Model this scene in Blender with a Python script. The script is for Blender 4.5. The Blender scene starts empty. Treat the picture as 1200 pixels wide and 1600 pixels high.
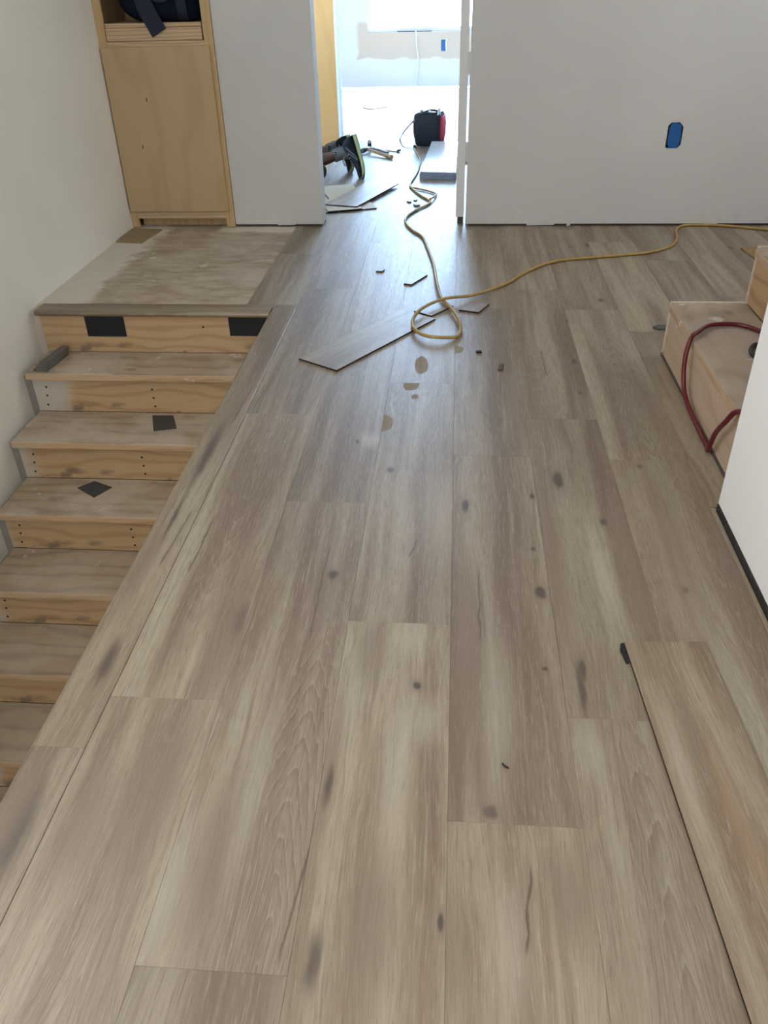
import bpy, bmesh, math, random
from mathutils import Vector, Matrix

SC = bpy.context.scene
COL = SC.collection
RND = random.Random(7)

# ------------------------------------------------------------------ camera
cam_d = bpy.data.cameras.new('camera')
cam = bpy.data.objects.new('camera', cam_d)
COL.objects.link(cam)
cam_d.sensor_fit = 'HORIZONTAL'
cam_d.sensor_width = 36.0
cam_d.lens = 38.162
cam_d.clip_start = 0.05
cam_d.clip_end = 200
cam.matrix_world = Matrix(((0.996699, -0.025494, 0.077081, 0.0),
                           (0.07824, 0.555125, -0.828079, 0.0),
                           (-0.021678, 0.831376, 0.555287, 1.21),
                           (0, 0, 0, 1)))
SC.camera = cam

# ------------------------------------------------------------------ sky, sun, lights, exposure
SC.view_settings.view_transform = 'Standard'
SC.view_settings.look = 'None'
SC.view_settings.exposure = 0.0
SC.view_settings.gamma = 1.0
SC.view_settings.use_curve_mapping = False
SC.cycles.max_bounces = 10
SC.cycles.diffuse_bounces = 6
SC.cycles.glossy_bounces = 4
SC.cycles.transmission_bounces = 4
SC.cycles.transparent_max_bounces = 8
SC.cycles.sample_clamp_indirect = 6.0
SC.cycles.caustics_reflective = False
SC.cycles.caustics_refractive = False

SKY_STRENGTH = 40.0
world = bpy.data.worlds.new('sky')
SC.world = world
world.use_nodes = True
wn = world.node_tree.nodes
wl = world.node_tree.links
wbg = wn['Background']
wtc = wn.new('ShaderNodeTexCoord')
wsep = wn.new('ShaderNodeSeparateXYZ')
wl.new(wtc.outputs['Generated'], wsep.inputs[0])
wramp = wn.new('ShaderNodeValToRGB')
wramp.color_ramp.elements[0].position = 0.0
wramp.color_ramp.elements[0].color = (0.56, 0.77, 1.0, 1)
wramp.color_ramp.elements[1].position = 0.55
wramp.color_ramp.elements[1].color = (0.27, 0.54, 1.0, 1)
wl.new(wsep.outputs['Z'], wramp.inputs[0])
wl.new(wramp.outputs[0], wbg.inputs['Color'])
wbg.inputs['Strength'].default_value = SKY_STRENGTH

sun_d = bpy.data.lights.new('sun', 'SUN')
sun_d.energy = 22.0
sun_d.angle = math.radians(0.6)
sun_d.color = (1.0, 0.95, 0.87)
sun = bpy.data.objects.new('sun', sun_d)
COL.objects.link(sun)
sun.rotation_euler = Vector((-0.22, -0.80, -0.56)).to_track_quat('-Z', 'Y').to_euler()


def area(name, loc, aim, sx, sy, power, color):
    d = bpy.data.lights.new(name, 'AREA')
    d.shape = 'RECTANGLE'
    d.size, d.size_y = sx, sy
    d.energy = power
    d.color = color
    o = bpy.data.objects.new(name, d)
    o.location = loc
    o.rotation_euler = Vector(aim).to_track_quat('-Z', 'Y').to_euler()
    COL.objects.link(o)
    return o


# lamps added to stand in for daylight inside the opaque near windows:  the high stairwell window, the hall window behind and the upper hall window on the right
area('stairwell_window_lamp', (-1.80, 0.40, 2.15), (1, 0, 0), 3.0, 1.1, 58, (1.0, 0.985, 0.955))
area('hall_window_lamp', (-0.95, -4.12, 1.65), (0, 1, 0), 1.3, 1.4, 60, (1.0, 0.985, 0.965))
area('landing_fill_lamp', (2.93, 3.80, 1.75), (-1, 0, 0), 1.0, 1.2, 24, (1.0, 0.98, 0.94))  # added fill lamp, its power raised to brighten the left wall
p_ = area('sky_portal_far_window', (-0.31, 11.10, 1.42), (0, -1, 0), 1.6, 1.7, 1, (1, 1, 1))
p_.data.cycles.is_portal = True

# ------------------------------------------------------------------ node helpers
class NT:
    def __init__(self, mat):
        self.nt = mat.node_tree
        self.n = self.nt.nodes
        self.l = self.nt.links

    def new(self, t, **kw):
        nd = self.n.new(t)
        for k, v in kw.items():
            setattr(nd, k, v)
        return nd

    def set(self, sock, v):
        if isinstance(v, bpy.types.NodeSocket):
            self.l.new(v, sock)
        elif isinstance(v, (tuple, list)):
            v = tuple(v)
            if sock.type == 'RGBA' and len(v) == 3:
                v = v + (1,)
            sock.default_value = v
        else:
            sock.default_value = v

    def math(self, op, a, b=0.0, c=0.0, clamp=False):
        nd = self.new('ShaderNodeMath', operation=op, use_clamp=clamp)
        self.set(nd.inputs[0], a)
        self.set(nd.inputs[1], b)
        self.set(nd.inputs[2], c)
        return nd.outputs[0]

    def vmath(self, op, a, b=(0, 0, 0)):
        nd = self.new('ShaderNodeVectorMath', operation=op)
        self.set(nd.inputs[0], a)
        self.set(nd.inputs[1], b)
        return nd.outputs['Value'] if op == 'LENGTH' else nd.outputs[0]

    def sep(self, v):
        nd = self.new('ShaderNodeSeparateXYZ')
        self.set(nd.inputs[0], v)
        return nd.outputs

    def comb(self, x, y, z):
        nd = self.new('ShaderNodeCombineXYZ')
        for i, v in enumerate((x, y, z)):
            self.set(nd.inputs[i], v)
        return nd.outputs[0]

    def noise(self, vec, scale=1.0, detail=2.0, rough=0.5, dist=0.0):
        nd = self.new('ShaderNodeTexNoise')
        self.set(nd.inputs['Vector'], vec)
        self.set(nd.inputs['Scale'], scale)
        self.set(nd.inputs['Detail'], detail)
        self.set(nd.inputs['Roughness'], rough)
        self.set(nd.inputs['Distortion'], dist)
        return nd

    def ramp(self, v, lo, hi, a=0.0, b=1.0, smooth=True):
        nd = self.new('ShaderNodeMapRange', interpolation_type='SMOOTHSTEP' if smooth else 'LINEAR', clamp=True)
        self.set(nd.inputs['Value'], v)
        self.set(nd.inputs['From Min'], lo)
        self.set(nd.inputs['From Max'], hi)
        self.set(nd.inputs['To Min'], a)
        self.set(nd.inputs['To Max'], b)
        return nd.outputs[0]

    def mix(self, f, a, b, blend='MIX'):
        nd = self.new('ShaderNodeMix', data_type='RGBA', blend_type=blend)
        nd.clamp_factor = True
        self.set(nd.inputs[0], f)
        self.set(nd.inputs[6], a)
        self.set(nd.inputs[7], b)
        return nd.outputs[2]

    def obj(self):
        return self.new('ShaderNodeTexCoord').outputs['Object']

    def bump(self, h, strength=0.2, dist=0.002):
        nd = self.new('ShaderNodeBump')
        self.set(nd.inputs['Height'], h)
        nd.inputs['Strength'].default_value = strength
        nd.inputs['Distance'].default_value = dist
        return nd.outputs[0]


def base_mat(name, rough=0.6, spec=0.5, metal=0.0):
    m = bpy.data.materials.new(name)
    m.use_nodes = True
    b = m.node_tree.nodes['Principled BSDF']
    b.inputs['Roughness'].default_value = rough
    b.inputs['Specular IOR Level'].default_value = spec
    b.inputs['Metallic'].default_value = metal
    return m, NT(m), b


def simple(name, col, rough=0.6, spec=0.5, var=0.12, scale=30.0, bump=0.0, metal=0.0, stretch=(1, 1, 1)):
    m, g, b = base_mat(name, rough, spec, metal)
    p = g.vmath('MULTIPLY', g.obj(), stretch)
    n = g.noise(p, scale, 4, 0.6)
    c2 = tuple(max(0, c * (1 - var * 2)) for c in col)
    c1 = tuple(min(1, c * (1 + var)) for c in col)
    g.set(b.inputs['Base Color'], g.mix(n.outputs['Fac'], c2, c1))
    if bump:
        g.set(b.inputs['Normal'], g.bump(n.outputs['Fac'], bump, 0.003))
    return m


# ------------------------------------------------------------------ oak vinyl plank
LIGHT = (0.330, 0.275, 0.208)
BROWN = (0.180, 0.128, 0.088)
PALE = (0.385, 0.350, 0.278)
DARK = (0.085, 0.055, 0.036)


def oak(name, marks=(), cracks=(), cath=None, warm=0.0, rough=0.42):
    m, g, b = base_mat(name, rough, 1.0)
    oi = g.new('ShaderNodeObjectInfo')
    rgb = g.new('ShaderNodeSeparateColor')
    g.set(rgb.inputs[0], oi.outputs['Color'])
    seed = g.math('MULTIPLY', rgb.outputs[0], 60.0)
    tone = rgb.outputs[1]
    cstr = rgb.outputs[2]
    s = g.sep(g.obj())
    x, y = s[0], s[1]
    P = g.comb(x, y, seed)
    wob = g.noise(g.vmath('MULTIPLY', P, (9, 2.2, 1)), 1.0, 2)
    dx = g.math('MULTIPLY', g.math('SUBTRACT', wob.outputs['Fac'], 0.5), 0.05)
    xd = g.math('ADD', x, dx)
    # broad tone bands running along the plank
    n1 = g.noise(g.comb(g.math('MULTIPLY', xd, 11.0), g.math('MULTIPLY', y, 0.75), seed), 1.0, 2, 0.5)
    n2 = g.noise(g.comb(g.math('MULTIPLY', xd, 42.0), g.math('MULTIPLY', y, 1.3), g.math('ADD', seed, 3.3)), 1.0, 3, 0.6)
    n3 = g.noise(g.comb(g.math('MULTIPLY', xd, 420.0), g.math('MULTIPLY', y, 20.0), seed), 1.0, 2, 0.6)
    n5 = g.noise(g.comb(g.math('MULTIPLY', xd, 900.0), g.math('MULTIPLY', y, 45.0), seed), 1.0, 1, 0.5)
    col = g.mix(g.ramp(n1.outputs['Fac'], 0.38, 0.66), LIGHT, BROWN)
    col = g.mix(g.ramp(n1.outputs['Fac'], 0.46, 0.22, 0.0, 0.75), col, PALE)
    n4 = g.noise(g.comb(g.math('MULTIPLY', xd, 120.0), g.math('MULTIPLY', y, 3.0), g.math('ADD', seed, 6.1)), 1.0, 3, 0.6)
    col = g.mix(g.ramp(n2.outputs['Fac'], 0.45, 0.75, 0.0, 0.75), col, BROWN)
    col = g.mix(g.ramp(n2.outputs['Fac'], 0.44, 0.22, 0.0, 0.6), col, PALE)
    col = g.mix(g.ramp(n4.outputs['Fac'], 0.50, 0.75, 0.0, 0.50), col, (0.165, 0.115, 0.080))
    col = g.mix(g.ramp(n4.outputs['Fac'], 0.46, 0.25, 0.0, 0.45), col, PALE)
    # growth rings
    if cath is None:
        fs = g.math('FRACT', g.math('MULTIPLY', seed, 7.13))
        fy = g.math('FRACT', g.math('MULTIPLY', seed, 3.71))
        cx = g.math('MULTIPLY_ADD', fs, 0.14, 0.045)
        cy = g.math('MULTIPLY_ADD', fy, 2.4, -0.6)
        kk, hw, st, fr = 0.085, 0.085, cstr, 115.0
    else:
        cx, cy, kk, hw, st = cath
        fr = 125.0
    wob2 = g.noise(g.comb(g.math('MULTIPLY', x, 16.0), g.math('MULTIPLY', y, 3.0), seed), 1.0, 3)
    ox = g.math('ADD', g.math('SUBTRACT', xd, cx), g.math('MULTIPLY', g.math('SUBTRACT', wob2.outputs['Fac'], 0.5), 0.03))
    oy = g.math('MULTIPLY', g.math('SUBTRACT', y, cy), kk)
    r = g.math('SQRT', g.math('ADD', g.math('MULTIPLY', ox, ox), g.math('MULTIPLY', oy, oy)))
    ph = g.math('ADD', g.math('MULTIPLY', r, fr), g.math('MULTIPLY', n2.outputs['Fac'], 1.4))
    ring = g.math('FRACT', ph)
    ringd = g.ramp(ring, 0.55, 0.95)
    ringl = g.ramp(ring, 0.20, 0.02)
    win = g.ramp(r, hw, hw * 0.55)
    wf = g.math('MULTIPLY', win, st)
    col = g.mix(g.math('MULTIPLY', wf, 0.34), col, BROWN)
    col = g.mix(g.math('MULTIPLY', g.math('MULTIPLY', ringd, wf), 0.50), col, (0.17, 0.118, 0.082))
    col = g.mix(g.math('MULTIPLY', g.math('MULTIPLY', ringl, wf), 0.42), col, PALE)
    # pores and fine grain
    col = g.mix(g.ramp(n3.outputs['Fac'], 0.52, 0.74, 0.0, 0.58), col, (0.155, 0.110, 0.078))
    col = g.mix(g.ramp(n3.outputs['Fac'], 0.46, 0.28, 0.0, 0.42), col, (0.44, 0.385, 0.305))
    col = g.mix(g.ramp(n5.outputs['Fac'], 0.60, 0.8, 0.0, 0.25), col, (0.17, 0.12, 0.09))
    # plank tone
    hsv = g.new('ShaderNodeHueSaturation')
    hsv.inputs['Saturation'].default_value = 1.14 + warm
    g.set(hsv.inputs['Value'], g.math('MULTIPLY_ADD', tone, 0.20, 0.755))
    g.set(hsv.inputs['Color'], col)
    col = hsv.outputs[0]
    # printed features of this plank: knots, heartwood, pale patches, checks
    wv = g.vmath('MULTIPLY', g.vmath('SUBTRACT', wob2.outputs['Color'], (0.5, 0.5, 0.5)), (0.022, 0.05, 0))
    Pd = g.vmath('ADD', g.comb(x, y, 0.0), wv)
    wk = g.noise(g.comb(g.math('MULTIPLY', x, 70.0), g.math('MULTIPLY', y, 22.0), seed), 1.0, 2)
    Pk = g.vmath('ADD', g.comb(x, y, 0.0),
                 g.vmath('MULTIPLY', g.vmath('SUBTRACT', wk.outputs['Color'], (0.5, 0.5, 0.5)), (0.012, 0.02, 0)))
    dust = None
    for (mx, my, rx, ry, k) in marks:
        src = Pd if k in 'bld' else Pk
        d = g.vmath('LENGTH', g.vmath('DIVIDE', g.vmath('SUBTRACT', src, (mx, my, 0)), (rx, ry, 1)))
        if k == 'k':
            col = g.mix(g.ramp(d, 2.0, 0.5, 0.0, 0.45), col, (0.165, 0.115, 0.080))
            col = g.mix(g.ramp(d, 0.9, 0.3, 0.0, 0.92), col, (0.055, 0.036, 0.025))
        elif k == 'k2':
            col = g.mix(g.ramp(d, 1.3, 0.2, 0.0, 0.9), col, (0.075, 0.049, 0.033))
        elif k == 'b':
            col = g.mix(g.ramp(d, 1.5, 0.2, 0.0, 0.66), col, (0.185, 0.130, 0.090))
        elif k == 'd':
            f = g.ramp(d, 1.05, 0.85)
            dust = f if dust is None else g.math('MAXIMUM', dust, f)
            col = g.mix(g.math('MULTIPLY', f, 0.55), col, (0.30, 0.27, 0.225))
        elif k == 'o':
            col = g.mix(g.ramp(d, 1.6, 0.1, 0.0, 0.7), col, (0.27, 0.165, 0.085))
        else:
            col = g.mix(g.ramp(d, 1.5, 0.1, 0.0, 0.40), col, (0.44, 0.395, 0.325))
    for (x0, y0, x1, y1) in cracks:
        yt = g.math('DIVIDE', g.math('SUBTRACT', y, y0), (y1 - y0))
        lx = g.math('MULTIPLY_ADD', yt, x1 - x0, x0)
        wobx = g.math('MULTIPLY', g.math('SUBTRACT', wk.outputs['Fac'], 0.5), 0.012)
        dxx = g.math('ABSOLUTE', g.math('SUBTRACT', g.math('ADD', x, wobx), lx))
        ends = g.math('MULTIPLY', g.ramp(yt, 0.0, 0.15), g.ramp(yt, 1.0, 0.85))
        f = g.math('MULTIPLY', g.ramp(dxx, 0.0028, 0.0008), ends)
        col = g.mix(g.math('MULTIPLY', f, 0.92), col, (0.04, 0.028, 0.02))
        f2 = g.math('MULTIPLY', g.ramp(dxx, 0.016, 0.0), ends)
        col = g.mix(g.math('MULTIPLY', f2, 0.35), col, (0.19, 0.135, 0.095))
    g.set(b.inputs['Base Color'], col)
    ro = g.ramp(n3.outputs['Fac'], 0.2, 0.8, rough - 0.05, rough + 0.14, smooth=False)
    if dust is not None:
        ro = g.math('ADD', ro, g.math('MULTIPLY', dust, 0.4))
        g.set(b.inputs['Specular IOR Level'], g.math('MULTIPLY_ADD', dust, -0.75, 1.0))
    g.set(b.inputs['Roughness'], ro)
    g.set(b.inputs['Normal'], g.bump(n3.outputs['Fac'], 0.12, 0.0008))
    return m


# ------------------------------------------------------------------ other materials
def wood(name, light, dark, axis=0, scale=1.0, ring=60.0, rough=0.65, dust=0.0, dust_col=(0.55, 0.5, 0.43), dust_scale=3.0,
         stain=0.0, nails=(), bare=None, knots=0.75):
    """sawn softwood / plywood; grain along the given axis of the object's coordinates"""
    m, g, b = base_mat(name, rough, 0.35)
    s = g.sep(g.obj())
    oi = g.new('ShaderNodeObjectInfo')
    seed = g.math('MULTIPLY', oi.outputs['Random'], 40.0)
    a = s[axis]
    o = [s[i] for i in range(3) if i != axis]
    across = g.math('ADD', o[0], o[1])
    w = g.noise(g.comb(g.math('MULTIPLY', a, 2.2 * scale), g.math('MULTIPLY', across, 7 * scale), seed), 1.0, 2)
    lines = g.math('ADD', g.math('MULTIPLY', across, ring * scale), g.math('MULTIPLY', w.outputs['Fac'], 5.0))
    tri = g.math('PINGPONG', lines, 1.0)
    col = g.mix(g.ramp(tri, 0.45, 1.0, 0.0, 0.75), light, dark)
    n = g.noise(g.comb(g.math('MULTIPLY', a, 6 * scale), g.math('MULTIPLY', across, 160 * scale), seed), 1.0, 3)
    col = g.mix(g.ramp(n.outputs['Fac'], 0.5, 0.8, 0.0, 0.4), col, dark)
    # knots
    v = g.new('ShaderNodeTexVoronoi')
    g.set(v.inputs['Vector'], g.comb(g.math('MULTIPLY', a, 2.6), g.math('MULTIPLY', across, 5.0), seed))
    v.inputs['Scale'].default_value = 1.0
    col = g.mix(g.ramp(v.outputs['Distance'], 0.13, 0.03, 0.0, knots), col, tuple(c * 0.28 for c in dark))
    if dust:
        d1 = g.noise(g.comb(s[0], s[1], g.math('ADD', s[2], seed)), dust_scale, 5, 0.62)
        col = g.mix(g.ramp(d1.outputs['Fac'], 0.38, 0.62, 0.0, dust), col, dust_col)
        d2 = g.noise(g.comb(s[0], s[1], g.math('ADD', s[2], g.math('ADD', seed, 9.0))), dust_scale * 2.4, 4, 0.7)
        col = g.mix(g.ramp(d2.outputs['Fac'], 0.645, 0.68, 0.0, 0.75), col, (0.62, 0.60, 0.55))
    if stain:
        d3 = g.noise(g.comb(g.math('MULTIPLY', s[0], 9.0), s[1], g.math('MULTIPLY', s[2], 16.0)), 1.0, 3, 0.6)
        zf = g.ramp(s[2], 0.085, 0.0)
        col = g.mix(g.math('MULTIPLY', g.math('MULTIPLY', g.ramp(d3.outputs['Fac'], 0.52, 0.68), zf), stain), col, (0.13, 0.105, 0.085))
    if bare is not None:
        bx, wdt = bare
        nn = g.noise(g.comb(s[0], 0.0, s[2]), 9.0, 3)
        f = g.ramp(g.math('ADD', s[0], g.math('MULTIPLY', nn.outputs['Fac'], 0.12)), bx + wdt, bx, 0.0, 0.78)
        col = g.mix(f, col, (0.55, 0.53, 0.50))
    for (nx, nz) in nails:
        d = g.vmath('LENGTH', g.vmath('SUBTRACT', g.comb(s[0], 0, s[2]), (nx, 0, nz)))
        col = g.mix(g.ramp(d, 0.006, 0.004), col, (0.02, 0.018, 0.016))
    g.set(b.inputs['Base Color'], col)
    g.set(b.inputs['Normal'], g.bump(n.outputs['Fac'], 0.15, 0.002))
    return m


def drywall(name, col=(0.76, 0.755, 0.735), dirt=0.0):
    m, g, b = base_mat(name, 0.75, 0.25)
    o = g.obj()
    n = g.noise(o, 1.6, 3, 0.5)
    c = g.mix(g.ramp(n.outputs['Fac'], 0.35, 0.7), tuple(v * 0.95 for v in col), col)
    n2 = g.noise(o, 180.0, 3, 0.6)
    n3 = g.noise(o, 24.0, 3, 0.6)
    c = g.mix(g.ramp(n3.outputs['Fac'], 0.74, 0.78, 0.0, 0.12), c, (0.4, 0.39, 0.36))
    if dirt:
        s = g.sep(o)
        f = g.math('MULTIPLY', g.ramp(s[2], 0.16, 0.0), g.ramp(n3.outputs['Fac'], 0.42, 0.68))
        c = g.mix(g.math('MULTIPLY', f, dirt), c, (0.46, 0.46, 0.45))
    g.set(b.inputs['Base Color'], c)
    g.set(b.inputs['Normal'], g.bump(n2.outputs['Fac'], 0.12, 0.0015))
    return m


M = {}
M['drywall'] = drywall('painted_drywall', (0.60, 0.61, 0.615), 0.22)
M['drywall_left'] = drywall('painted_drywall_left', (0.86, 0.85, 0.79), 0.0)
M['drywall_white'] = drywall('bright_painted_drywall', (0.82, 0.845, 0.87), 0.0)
M['ceiling'] = drywall('ceiling_paint', (0.80, 0.79, 0.76))
M['subfloor'] = simple('subfloor_board', (0.55, 0.49, 0.42), 0.8, 0.2, 0.1, 6)
M['far_subfloor'] = simple('pale_subfloor_board', (0.76, 0.71, 0.64), 0.5, 0.5, 0.06, 5)
M['shadow_gap'] = simple('sill_plate_wood', (0.10, 0.085, 0.07), 0.8, 0.2)
M['birch'] = wood('birch_plywood', (0.475, 0.350, 0.200), (0.43, 0.310, 0.170), axis=2, scale=0.7, ring=14, rough=0.5, knots=0.0)
M['birch_frame'] = wood('birch_face_frame', (0.52, 0.375, 0.20), (0.44, 0.31, 0.155), axis=2, scale=1.0, ring=40, rough=0.5, knots=0.0)
M['birch_edge'] = wood('birch_plywood_edge', (0.56, 0.42, 0.27), (0.36, 0.25, 0.14), axis=0, scale=1.0, ring=120, rough=0.55, knots=0.0)
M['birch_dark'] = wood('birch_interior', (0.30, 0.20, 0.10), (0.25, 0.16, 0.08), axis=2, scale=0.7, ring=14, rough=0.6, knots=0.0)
M['blue'] = simple('blue_plastic', (0.008, 0.11, 0.36), 0.45, 0.5, 0.12, 40)
M['black'] = simple('black_rubber', (0.010, 0.011, 0.014), 0.55, 0.4, 0.3, 60)
M['grey_tile'] = simple('dark_grey_vinyl', (0.062, 0.060, 0.060), 0.6, 0.35, 0.2, 90)
M['grey_shim'] = simple('grey_shim', (0.15, 0.145, 0.135), 0.6, 0.35, 0.2, 60)
M['navy'] = simple('navy_canvas', (0.010, 0.014, 0.032), 0.85, 0.15, 0.25, 220, 0.3)
M['navy_strap'] = simple('navy_webbing', (0.030, 0.036, 0.062), 0.85, 0.15, 0.2, 300, 0.3)
M['yellow_cord'] = simple('yellow_cord_jacket', (0.40, 0.275, 0.085), 0.5, 0.4, 0.2, 25)
M['red_hose'] = simple('red_rubber_hose', (0.115, 0.006, 0.012), 0.35, 0.5, 0.2, 20)
M['black_hose'] = simple('black_rubber_hose', (0.02, 0.02, 0.022), 0.4, 0.5, 0.2, 20)
M['plank_edge'] = simple('vinyl_core', (0.020, 0.017, 0.015), 0.7, 0.2)
M['plank_back'] = simple('plank_backing', (0.56, 0.47, 0.34), 0.6, 0.3, 0.06, 10)
M['white_film'] = simple('white_packaging_film', (0.82, 0.82, 0.82), 0.14, 0.8, 0.03, 8)
M['carton'] = simple('grey_carton', (0.20, 0.22, 0.26), 0.5, 0.4, 0.15, 20)
M['card'] = simple('brown_cardboard', (0.28, 0.185, 0.095), 0.8, 0.2, 0.08, 30)
M['bag_black'] = simple('black_nylon', (0.012, 0.013, 0.017), 0.7, 0.3, 0.25, 200, 0.3)
M['bag_red'] = simple('red_nylon', (0.42, 0.020, 0.035), 0.6, 0.3, 0.15, 200, 0.3)
M['grey_web'] = simple('grey_webbing', (0.22, 0.22, 0.24), 0.7, 0.3)
M['steel'] = simple('worn_steel', (0.42, 0.42, 0.42), 0.35, 0.5, 0.2, 40, 0, 0.9)
M['dark_steel'] = simple('dark_steel', (0.05, 0.055, 0.06), 0.4, 0.5, 0.2, 40, 0, 0.6)
M['handle_wood'] = wood('handle_hickory', (0.40, 0.25, 0.13), (0.24, 0.14, 0.07), axis=0, scale=2, ring=60)
M['white_cord'] = simple('white_cord', (0.8, 0.79, 0.76), 0.5)
M['skin'] = simple('brown_skin', (0.125, 0.052, 0.030), 0.5, 0.4, 0.12, 40)
M['hair'] = simple('black_hair', (0.012, 0.010, 0.009), 0.6, 0.3, 0.3, 200, 0.5)
M['shirt'] = simple('grey_shirt_cotton', (0.26, 0.29, 0.32), 0.9, 0.1, 0.1, 120, 0.2)
M['sock'] = simple('grey_sock_knit', (0.17, 0.165, 0.155), 0.9, 0.1, 0.15, 300, 0.3)
M['shoe'] = simple('black_shoe_mesh', (0.014, 0.014, 0.018), 0.75, 0.25, 0.3, 300, 0.3)
M['shoe_grey'] = simple('grey_shoe_overlay', (0.13, 0.13, 0.13), 0.6, 0.3)
M['lime'] = simple('lime_foam', (0.34, 0.36, 0.15), 0.6, 0.3, 0.08, 40)
M['lace'] = simple('grey_lace', (0.20, 0.20, 0.19), 0.8, 0.2)
M['frame_white'] = simple('white_vinyl_frame', (0.8, 0.8, 0.8), 0.4, 0.5, 0.03)
M['ground'] = simple('pale_gravel', (0.62, 0.59, 0.54), 0.9, 0.1, 0.1, 3)


def camo():
    m, g, b = base_mat('camouflage_cotton', 0.9, 0.1)
    n = g.noise(g.obj(), 16.0, 2, 0.5)
    n2 = g.noise(g.vmath('ADD', g.obj(), (4, 7, 2)), 20.0, 2, 0.5)
    c = g.mix(g.ramp(n.outputs['Fac'], 0.48, 0.5), (0.10, 0.095, 0.055), (0.045, 0.05, 0.028))
    c = g.mix(g.ramp(n2.outputs['Fac'], 0.56, 0.58), c, (0.022, 0.018, 0.013))
    g.set(b.inputs['Base Color'], c)
    return m


M['camo'] = camo()


def glass():
    m = bpy.data.materials.new('window_glass')
    m.use_nodes = True
    nt = m.node_tree
    nt.nodes.remove(nt.nodes['Principled BSDF'])
    t = nt.nodes.new('ShaderNodeBsdfTransparent')
    gl = nt.nodes.new('ShaderNodeBsdfGlossy')
    gl.inputs['Roughness'].default_value = 0.02
    mx = nt.nodes.new('ShaderNodeMixShader')
    mx.inputs[0].default_value = 0.05
    nt.links.new(t.outputs[0], mx.inputs[1])
    nt.links.new(gl.outputs[0], mx.inputs[2])
    nt.links.new(mx.outputs[0], nt.nodes['Material Output'].inputs[0])
    return m


M['glass'] = glass()
M['sky_block'] = simple('white_sky_blocker', (0.80, 0.80, 0.78), 0.4, 0.4, 0.04, 6)  # opaque white pane, added to keep the blue sky light out


def sub_landing():
    """bare plywood with cream overspray along its edges and drips of joint compound"""
    m, g, b = base_mat('bare_landing_plywood', 0.8, 0.2)
    s = g.sep(g.obj())
    n = g.noise(g.comb(g.math('MULTIPLY', s[0], 7), g.math('MULTIPLY', s[1], 20), 0), 1.0, 6, 0.65)
    col = g.mix(g.ramp(n.outputs['Fac'], 0.32, 0.68), (0.32, 0.25, 0.185), (0.47, 0.395, 0.315))
    n4 = g.noise(g.obj(), 3.0, 4, 0.6)
    col = g.mix(g.ramp(n4.outputs['Fac'], 0.45, 0.66, 0.0, 0.45), col, (0.52, 0.455, 0.375))
    we = g.noise(g.obj(), 9.0, 4, 0.6)
    wv = g.math('MULTIPLY', g.math('SUBTRACT', we.outputs['Fac'], 0.5), 0.22)
    left = g.ramp(g.math('ADD', s[0], wv), -1.60, -1.67)
    back = g.math('MULTIPLY', g.ramp(g.math('ADD', s[1], g.math('MULTIPLY', wv, 0.5)), 4.57, 4.61), g.ramp(s[0], -1.34, -1.30))
    col = g.mix(g.math('MULTIPLY', g.math('MAXIMUM', left, back), 0.85), col, (0.66, 0.62, 0.54))
    d = g.noise(g.comb(s[0], g.math('MULTIPLY', s[1], 1.6), 3.0), 7.5, 3, 0.6)
    col = g.mix(g.ramp(d.outputs['Fac'], 0.68, 0.70, 0.0, 0.8), col, (0.60, 0.57, 0.51))
    d2 = g.noise(g.comb(s[0], s[1], 8.0), 22.0, 2, 0.6)
    col = g.mix(g.ramp(d2.outputs['Fac'], 0.74, 0.76, 0.0, 0.8), col, (0.66, 0.63, 0.58))
    g.set(b.inputs['Base Color'], col)
    g.set(b.inputs['Normal'], g.bump(n.outputs['Fac'], 0.3, 0.003))
    return m


M['landing'] = sub_landing()


def far_wall_mat():
    """white wall with a bare tan primer patch under the window"""
    m, g, b = base_mat('far_wall_paint', 0.8, 0.2)
    s = g.sep(g.obj())
    n = g.noise(g.obj(), 3.5, 3, 0.5)
    w = g.math('MULTIPLY', g.math('SUBTRACT', n.outputs['Fac'], 0.5), 0.14)
    zz = g.math('ADD', s[2], w)
    xx = g.math('ADD', s[0], w)
    f = g.math('MULTIPLY', g.math('MULTIPLY', g.ramp(zz, 0.31, 0.33), g.ramp(zz, 0.72, 0.66)), g.ramp(xx, -1.22, -1.17))
    c = g.mix(f, (0.72, 0.69, 0.67), (0.60, 0.475, 0.36))
    g.set(b.inputs['Base Color'], c)
    return m


M['far_wall'] = far_wall_mat()


# ------------------------------------------------------------------ mesh helpers
def quad(bm, vs):
    return bm.faces.new([bm.verts.new(v) for v in vs])


def box(bm, x0, x1, y0, y1, z0, z1, bev=0.0, seg=1):
    vs = [bm.verts.new((x, y, z)) for z in (z0, z1) for y in (y0, y1) for x in (x0, x1)]
    f = [bm.faces.new([vs[i] for i in q]) for q in
         ((0, 2, 3, 1), (4, 5, 7, 6), (0, 1, 5, 4), (2, 6, 7, 3), (1, 3, 7, 5), (0, 4, 6, 2))]
    if bev:
        es = list({e for q in f for e in q.edges})
        bmesh.ops.bevel(bm, geom=es, offset=bev, segments=seg, affect='EDGES', profile=0.5)
    return f


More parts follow.
